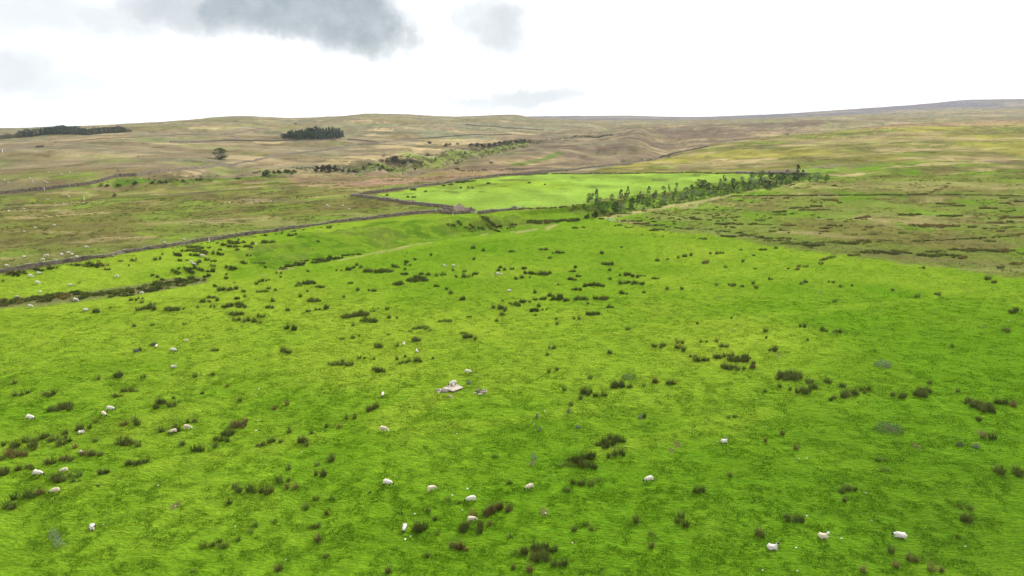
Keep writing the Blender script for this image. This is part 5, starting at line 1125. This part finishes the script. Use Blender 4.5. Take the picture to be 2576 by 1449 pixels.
for p_, lst in COPSE.items():
    for (x, y, wz, hz, kd, cn) in lst:
        X, Y = pd(p_, x, y); p = place(X, Y); d = (p-cam.location).length
        cl.append([X, kd, cn, wz/6/FP*d, hz/6/FP*d*1.03, p, Y])
cl.sort(key=lambda q: q[0]); cnt = {}
WORD = {('birch', 'birch'): 'slim grey-green birch', ('birch', 'green'): 'slim green sapling', ('birch', 'fresh'): 'bright green sapling', ('birch', 'dark'): 'slim dark sapling', ('round', 'dark'): 'round dark bush', ('round', 'green'): 'round green bush', ('round', 'pale'): 'pale grey-green willow bush', ('round', 'fresh'): 'bright green bush', ('round', 'birch'): 'dull green small tree', ('round', 'heather'): 'greyish twiggy bush', ('pine', 'dark'): 'tall dark tree'}
for q in cl:
    wd_ = WORD[(q[1], q[2])]; i = cnt.get(wd_, 0); cnt[wd_] = i+1
    tree('birch_tree' if q[1] == 'birch' else ('willow_bush' if q[2] in ('pale', 'fresh') else 'copse_tree'), q[1], q[2], q[0], q[6], q[3]*(1.45 if q[1] == 'birch' else 1.2), q[4]*1.05, '%s, %sfrom the left in the copse' % (wd_, 'first ' if i == 0 else ordw(i)), 'young trees of the copse beside the lane', n=1700, p=q[5], lean=(-.5 if abs(q[0]-1826.7) < 1 else 0.0))
tree('spreading_tree', 'round', 'pine', 557, 400, 17, 10.5, 'lone spreading tree on the left hillside', 'trees on the left hillside', n=6000, v=9)
def along(line, x): return float(np.interp(x, [a[0] for a in line], [a[1] for a in line]))
PB = [(0,262),(180,250),(490,212),(760,184),(1000,188),(1280,202),(1500,182),(1750,164),(1990,149)]
PT = [(0,215),(130,190),(200,200),(310,160),(420,130),(480,150),(540,130),(640,102),(900,85),(1150,90),(1250,112),(1400,108),(1600,92),(1800,80),(1900,88),(1980,110)]
SB = [(1680,416),(1780,416),(1900,438),(2100,425),(2250,418),(2400,408),(2576,398),(2625,390)]
ST = [(1680,340),(1760,340),(1830,285),(1890,320),(1990,285),(2040,300),(2080,255),(2200,240),(2330,262),(2420,248),(2500,250),(2576,262),(2625,300)]
def stand(pan, B, Tt, x0, x1, step, nr, kinds, words, group, name):
    lst = []
    for r_ in range(nr):
        x = x0+r_*step*.4+random.uniform(0, 8)
        while x < x1:
            yb = along(B, x)-r_*6*(1 if pan == 'P' else 2.2); yt = along(Tt, x)+random.uniform(0, 10)
            lst.append((x, yb, yt, r_))
            x += step*random.uniform(.75, 1.2)
    lst.sort(); cn = {}
    for (x, yb, yt, r_) in lst:
        X, Y = pd(pan, x, yb); p = place(X, Y); d = (p-cam.location).length; py_ = project(*p)[1]
        h = max((py_-(pd(pan, x, yt)[1]))/FP*d, 4)
        kd, cn_ = kinds(x, r_); w_ = words[kd]
        i = cn.get((w_, r_), 0); cn[(w_, r_)] = i+1
        tree(name, kd, cn_, X, Y, h*(random.uniform(.6, .85) if kd == 'spruce' else 1.0), h*(random.uniform(.85, 1.1)), '%s, %sfrom the left in the %s' % (w_, 'first ' if i == 0 else ordw(i), ('front row', 'second row', 'back row')[min(r_, 2)]+' of the '+group.split(' of ')[-1]), group, n=500, p=p)
stand('P', PB, PT, 10, 1985, 50, 2, lambda x, r_: (('round' if random.random() < .7 else 'spruce'), 'spruce'), {'round': 'dark broad conifer', 'spruce': 'dark pointed conifer'}, 'trees of the long plantation', 'conifer_tree')
stand('Q', SB, ST, 1690, 2600, 50, 3, lambda x, r_: (('pine', 'pine') if x < 2120 and r_ == 0 else ('spruce', 'spruce')), {'pine': 'spreading pine', 'spruce': 'dark spruce'}, 'trees of the spruce clump', 'spruce_tree')
BUSH = [('Q',1450,968,140,80,'green'),('Q',1400,965,50,60,'green'),('Q',1560,935,60,45,'heather'),('Q',1640,935,80,50,'heather'),('Q',1740,925,70,50,'heather'),('Q',1780,925,70,50,'heather'),('Q',1830,945,66,44,'green'),('Q',1860,905,60,30,'heather'),('Q',2210,900,110,80,'heather'),('Q',2300,905,120,90,'heather'),('Q',2390,910,130,100,'heather'),('Q',2480,905,110,90,'heather'),('Q',185,1060,60,40,'green'),('Q',455,1030,60,34,'green'),('Q',395,1035,60,30,'green'),('Q',1020,1010,100,20,'green'),
        ('P',1618,972,66,26,'dark'),('P',1785,968,66,34,'dark'),('P',2035,948,80,44,'dark'),('P',2297,930,66,30,'dark'),('P',2415,925,70,40,'dark'),('P',2490,920,70,36,'heather'),('P',1730,1130,70,44,'green'),('P',1530,970,60,40,'yellowish'),
        ('S',600,765,90,45,'heather'),('S',690,755,70,36,'heather'),('S',760,735,90,60,'heather'),('S',820,745,110,70,'heather'),('S',1420,742,60,44,'green'),('S',1330,485,90,34,'heather'),('S',1580,520,90,40,'heather'),('S',1640,505,60,30,'heather'),('S',1760,495,70,26,'heather'),('S',1960,515,110,36,'heather'),('S',2050,530,110,55,'heather'),('S',2140,540,110,60,'heather'),('S',2230,540,100,60,'heather'),('S',2310,530,100,60,'heather'),('S',2390,510,100,60,'heather'),('S',2470,495,100,55,'dark'),('S',2550,485,80,50,'dark'),('S',190,915,150,40,'heather'),('S',110,910,60,40,'dark'),('S',20,915,60,40,'dark'),('S',580,890,70,40,'dark'),('S',620,860,70,50,'heather'),('S',700,900,100,40,'green'),('S',760,900,60,40,'green'),('S',330,870,60,50,'heather'),('S',560,820,60,36,'heather'),('S',420,800,60,30,'heather'),('S',1110,880,60,30,'heather'),('S',1300,670,80,40,'heather'),('S',1870,635,50,30,'dark'),('S',950,790,90,50,'dark'),('S',1050,770,100,40,'dark'),
        ('T',60,470,110,44,'dark'),('T',130,460,100,44,'dark'),('T',190,455,80,36,'dark'),('T',270,445,60,20,'dark'),('T',820,905,40,30,'green'),('T',960,380,90,26,'green'),('S',1740,780,200,40,'heather'),('S',1760,875,180,40,'heather')]
bi = []
TREEC['yellowish'] = (.16, .15, .04)
for j, (p_, x, y, wz, hz, cn_) in enumerate(BUSH):
    if p_ == 'S' and x in (1740, 1760) and wz > 150: wz = 110; hz = 26
    X, Y = pd(p_, x, y); p = place(X, Y); d = (p-cam.location).length; s_ = PAN[p_][2]
    o = tree('heath_bush', 'bush', cn_, X, Y, wz/s_/FP*d*.85, hz/s_/FP*d*.95, None, 'bushes on the gorge and valley sides', n=420, cat='bush', p=p)
    bi.append((o, X, Y, {'heather': 'dark brownish heath', 'dark': 'dark green', 'green': 'mid green', 'yellowish': 'yellowish'}[cn_]))
LM += [('gorge bend', 1030, 412), ('wooded gorge head', 1240, 365), ('pink moor', 950, 455), ('dark bush bank', 820, 425), ('wavy wall end', 430, 440)]
autolabel(bi, '{d} bush, {w}', skip=('left picture edge', 'right picture edge', 'left hand skyline'))

# ---- red hut and the two small hillside things
def hut(x, y, w_, h, d_, m, mr, label, name, cat):
    p = place(x, y); root = bpy.data.objects.new(name, None); COL.objects.link(root); root.location = p; root['label'] = label; root['category'] = cat; root.rotation_euler = (0, 0, .25)
    bm = bmesh.new(); box(bm, (0, 0, h/2-.2), (w_, d_, h+.4)); bmesh.ops.bevel(bm, geom=list(bm.edges), offset=.05, segments=1, affect='EDGES')
    for i in range(9): box(bm, (-w_/2+.4+i*(w_-.8)/8, -d_/2-.02, h/2), (.12, .06, h-.3))
    link('wall', bm_mesh('wall', bm, m), parent=root)
    bm = bmesh.new(); box(bm, (0, 0, h+.27), (w_+.3, d_+.3, .14)); link('roof', bm_mesh('roof', bm, mr), parent=root)
    bm = bmesh.new(); box(bm, (w_*.28, -d_/2-.08, h*.45), (w_*.22, .06, h*.8)); link('door', bm_mesh('door', bm, mr), parent=root)
hut(1236, 410.5, 5.0, 2.1, 2.6, M_hut, M_roof, 'small dull red hut with pale roof on the brown moor', 'hut', 'hut')
hut(743.5, 312.3, 7, 3.0, 3, M_stone, M_stone, 'tiny dark stone shed high on the hillside above the spruce clump', 'stone_shed', 'shed')
link('boulder', bm_mesh('boulder', rock(0, (3.2, 2.2, 2.4), 4), M_stoneg), loc=place(598.5, 347), label='grey boulder heap on the hillside between plantation and spruce clump', category='boulder')

# ------------------------------------------------------------------ air
zmin = float(ZZ.min()); zmax = max(float(ZZ.max()), CAMH)
bm = bmesh.new(); mx = float(np.abs(XX).max())+50; my = float(YY.max())+50
bmesh.ops.create_cube(bm, size=1, matrix=Matrix.Translation((0, my/2-100, (zmin-1+zmax+6)/2)) @ Matrix.Diagonal((2*mx, my+200, zmax+7-zmin, 1)))
hm = bpy.data.materials.new('haze'); hm.use_nodes = True; T = NT(hm.node_tree); T.n.clear()
pv = T.new('ShaderNodeVolumePrincipled', {'Color': (.80, .86, .95, 1), 'Density': 0.000038, 'Anisotropy': .2}); om = T.n.new('ShaderNodeOutputMaterial'); T.l.new(pv.outputs[0], om.inputs['Volume'])
hz = link('haze', bm_mesh('haze', bm, hm), kind='stuff')
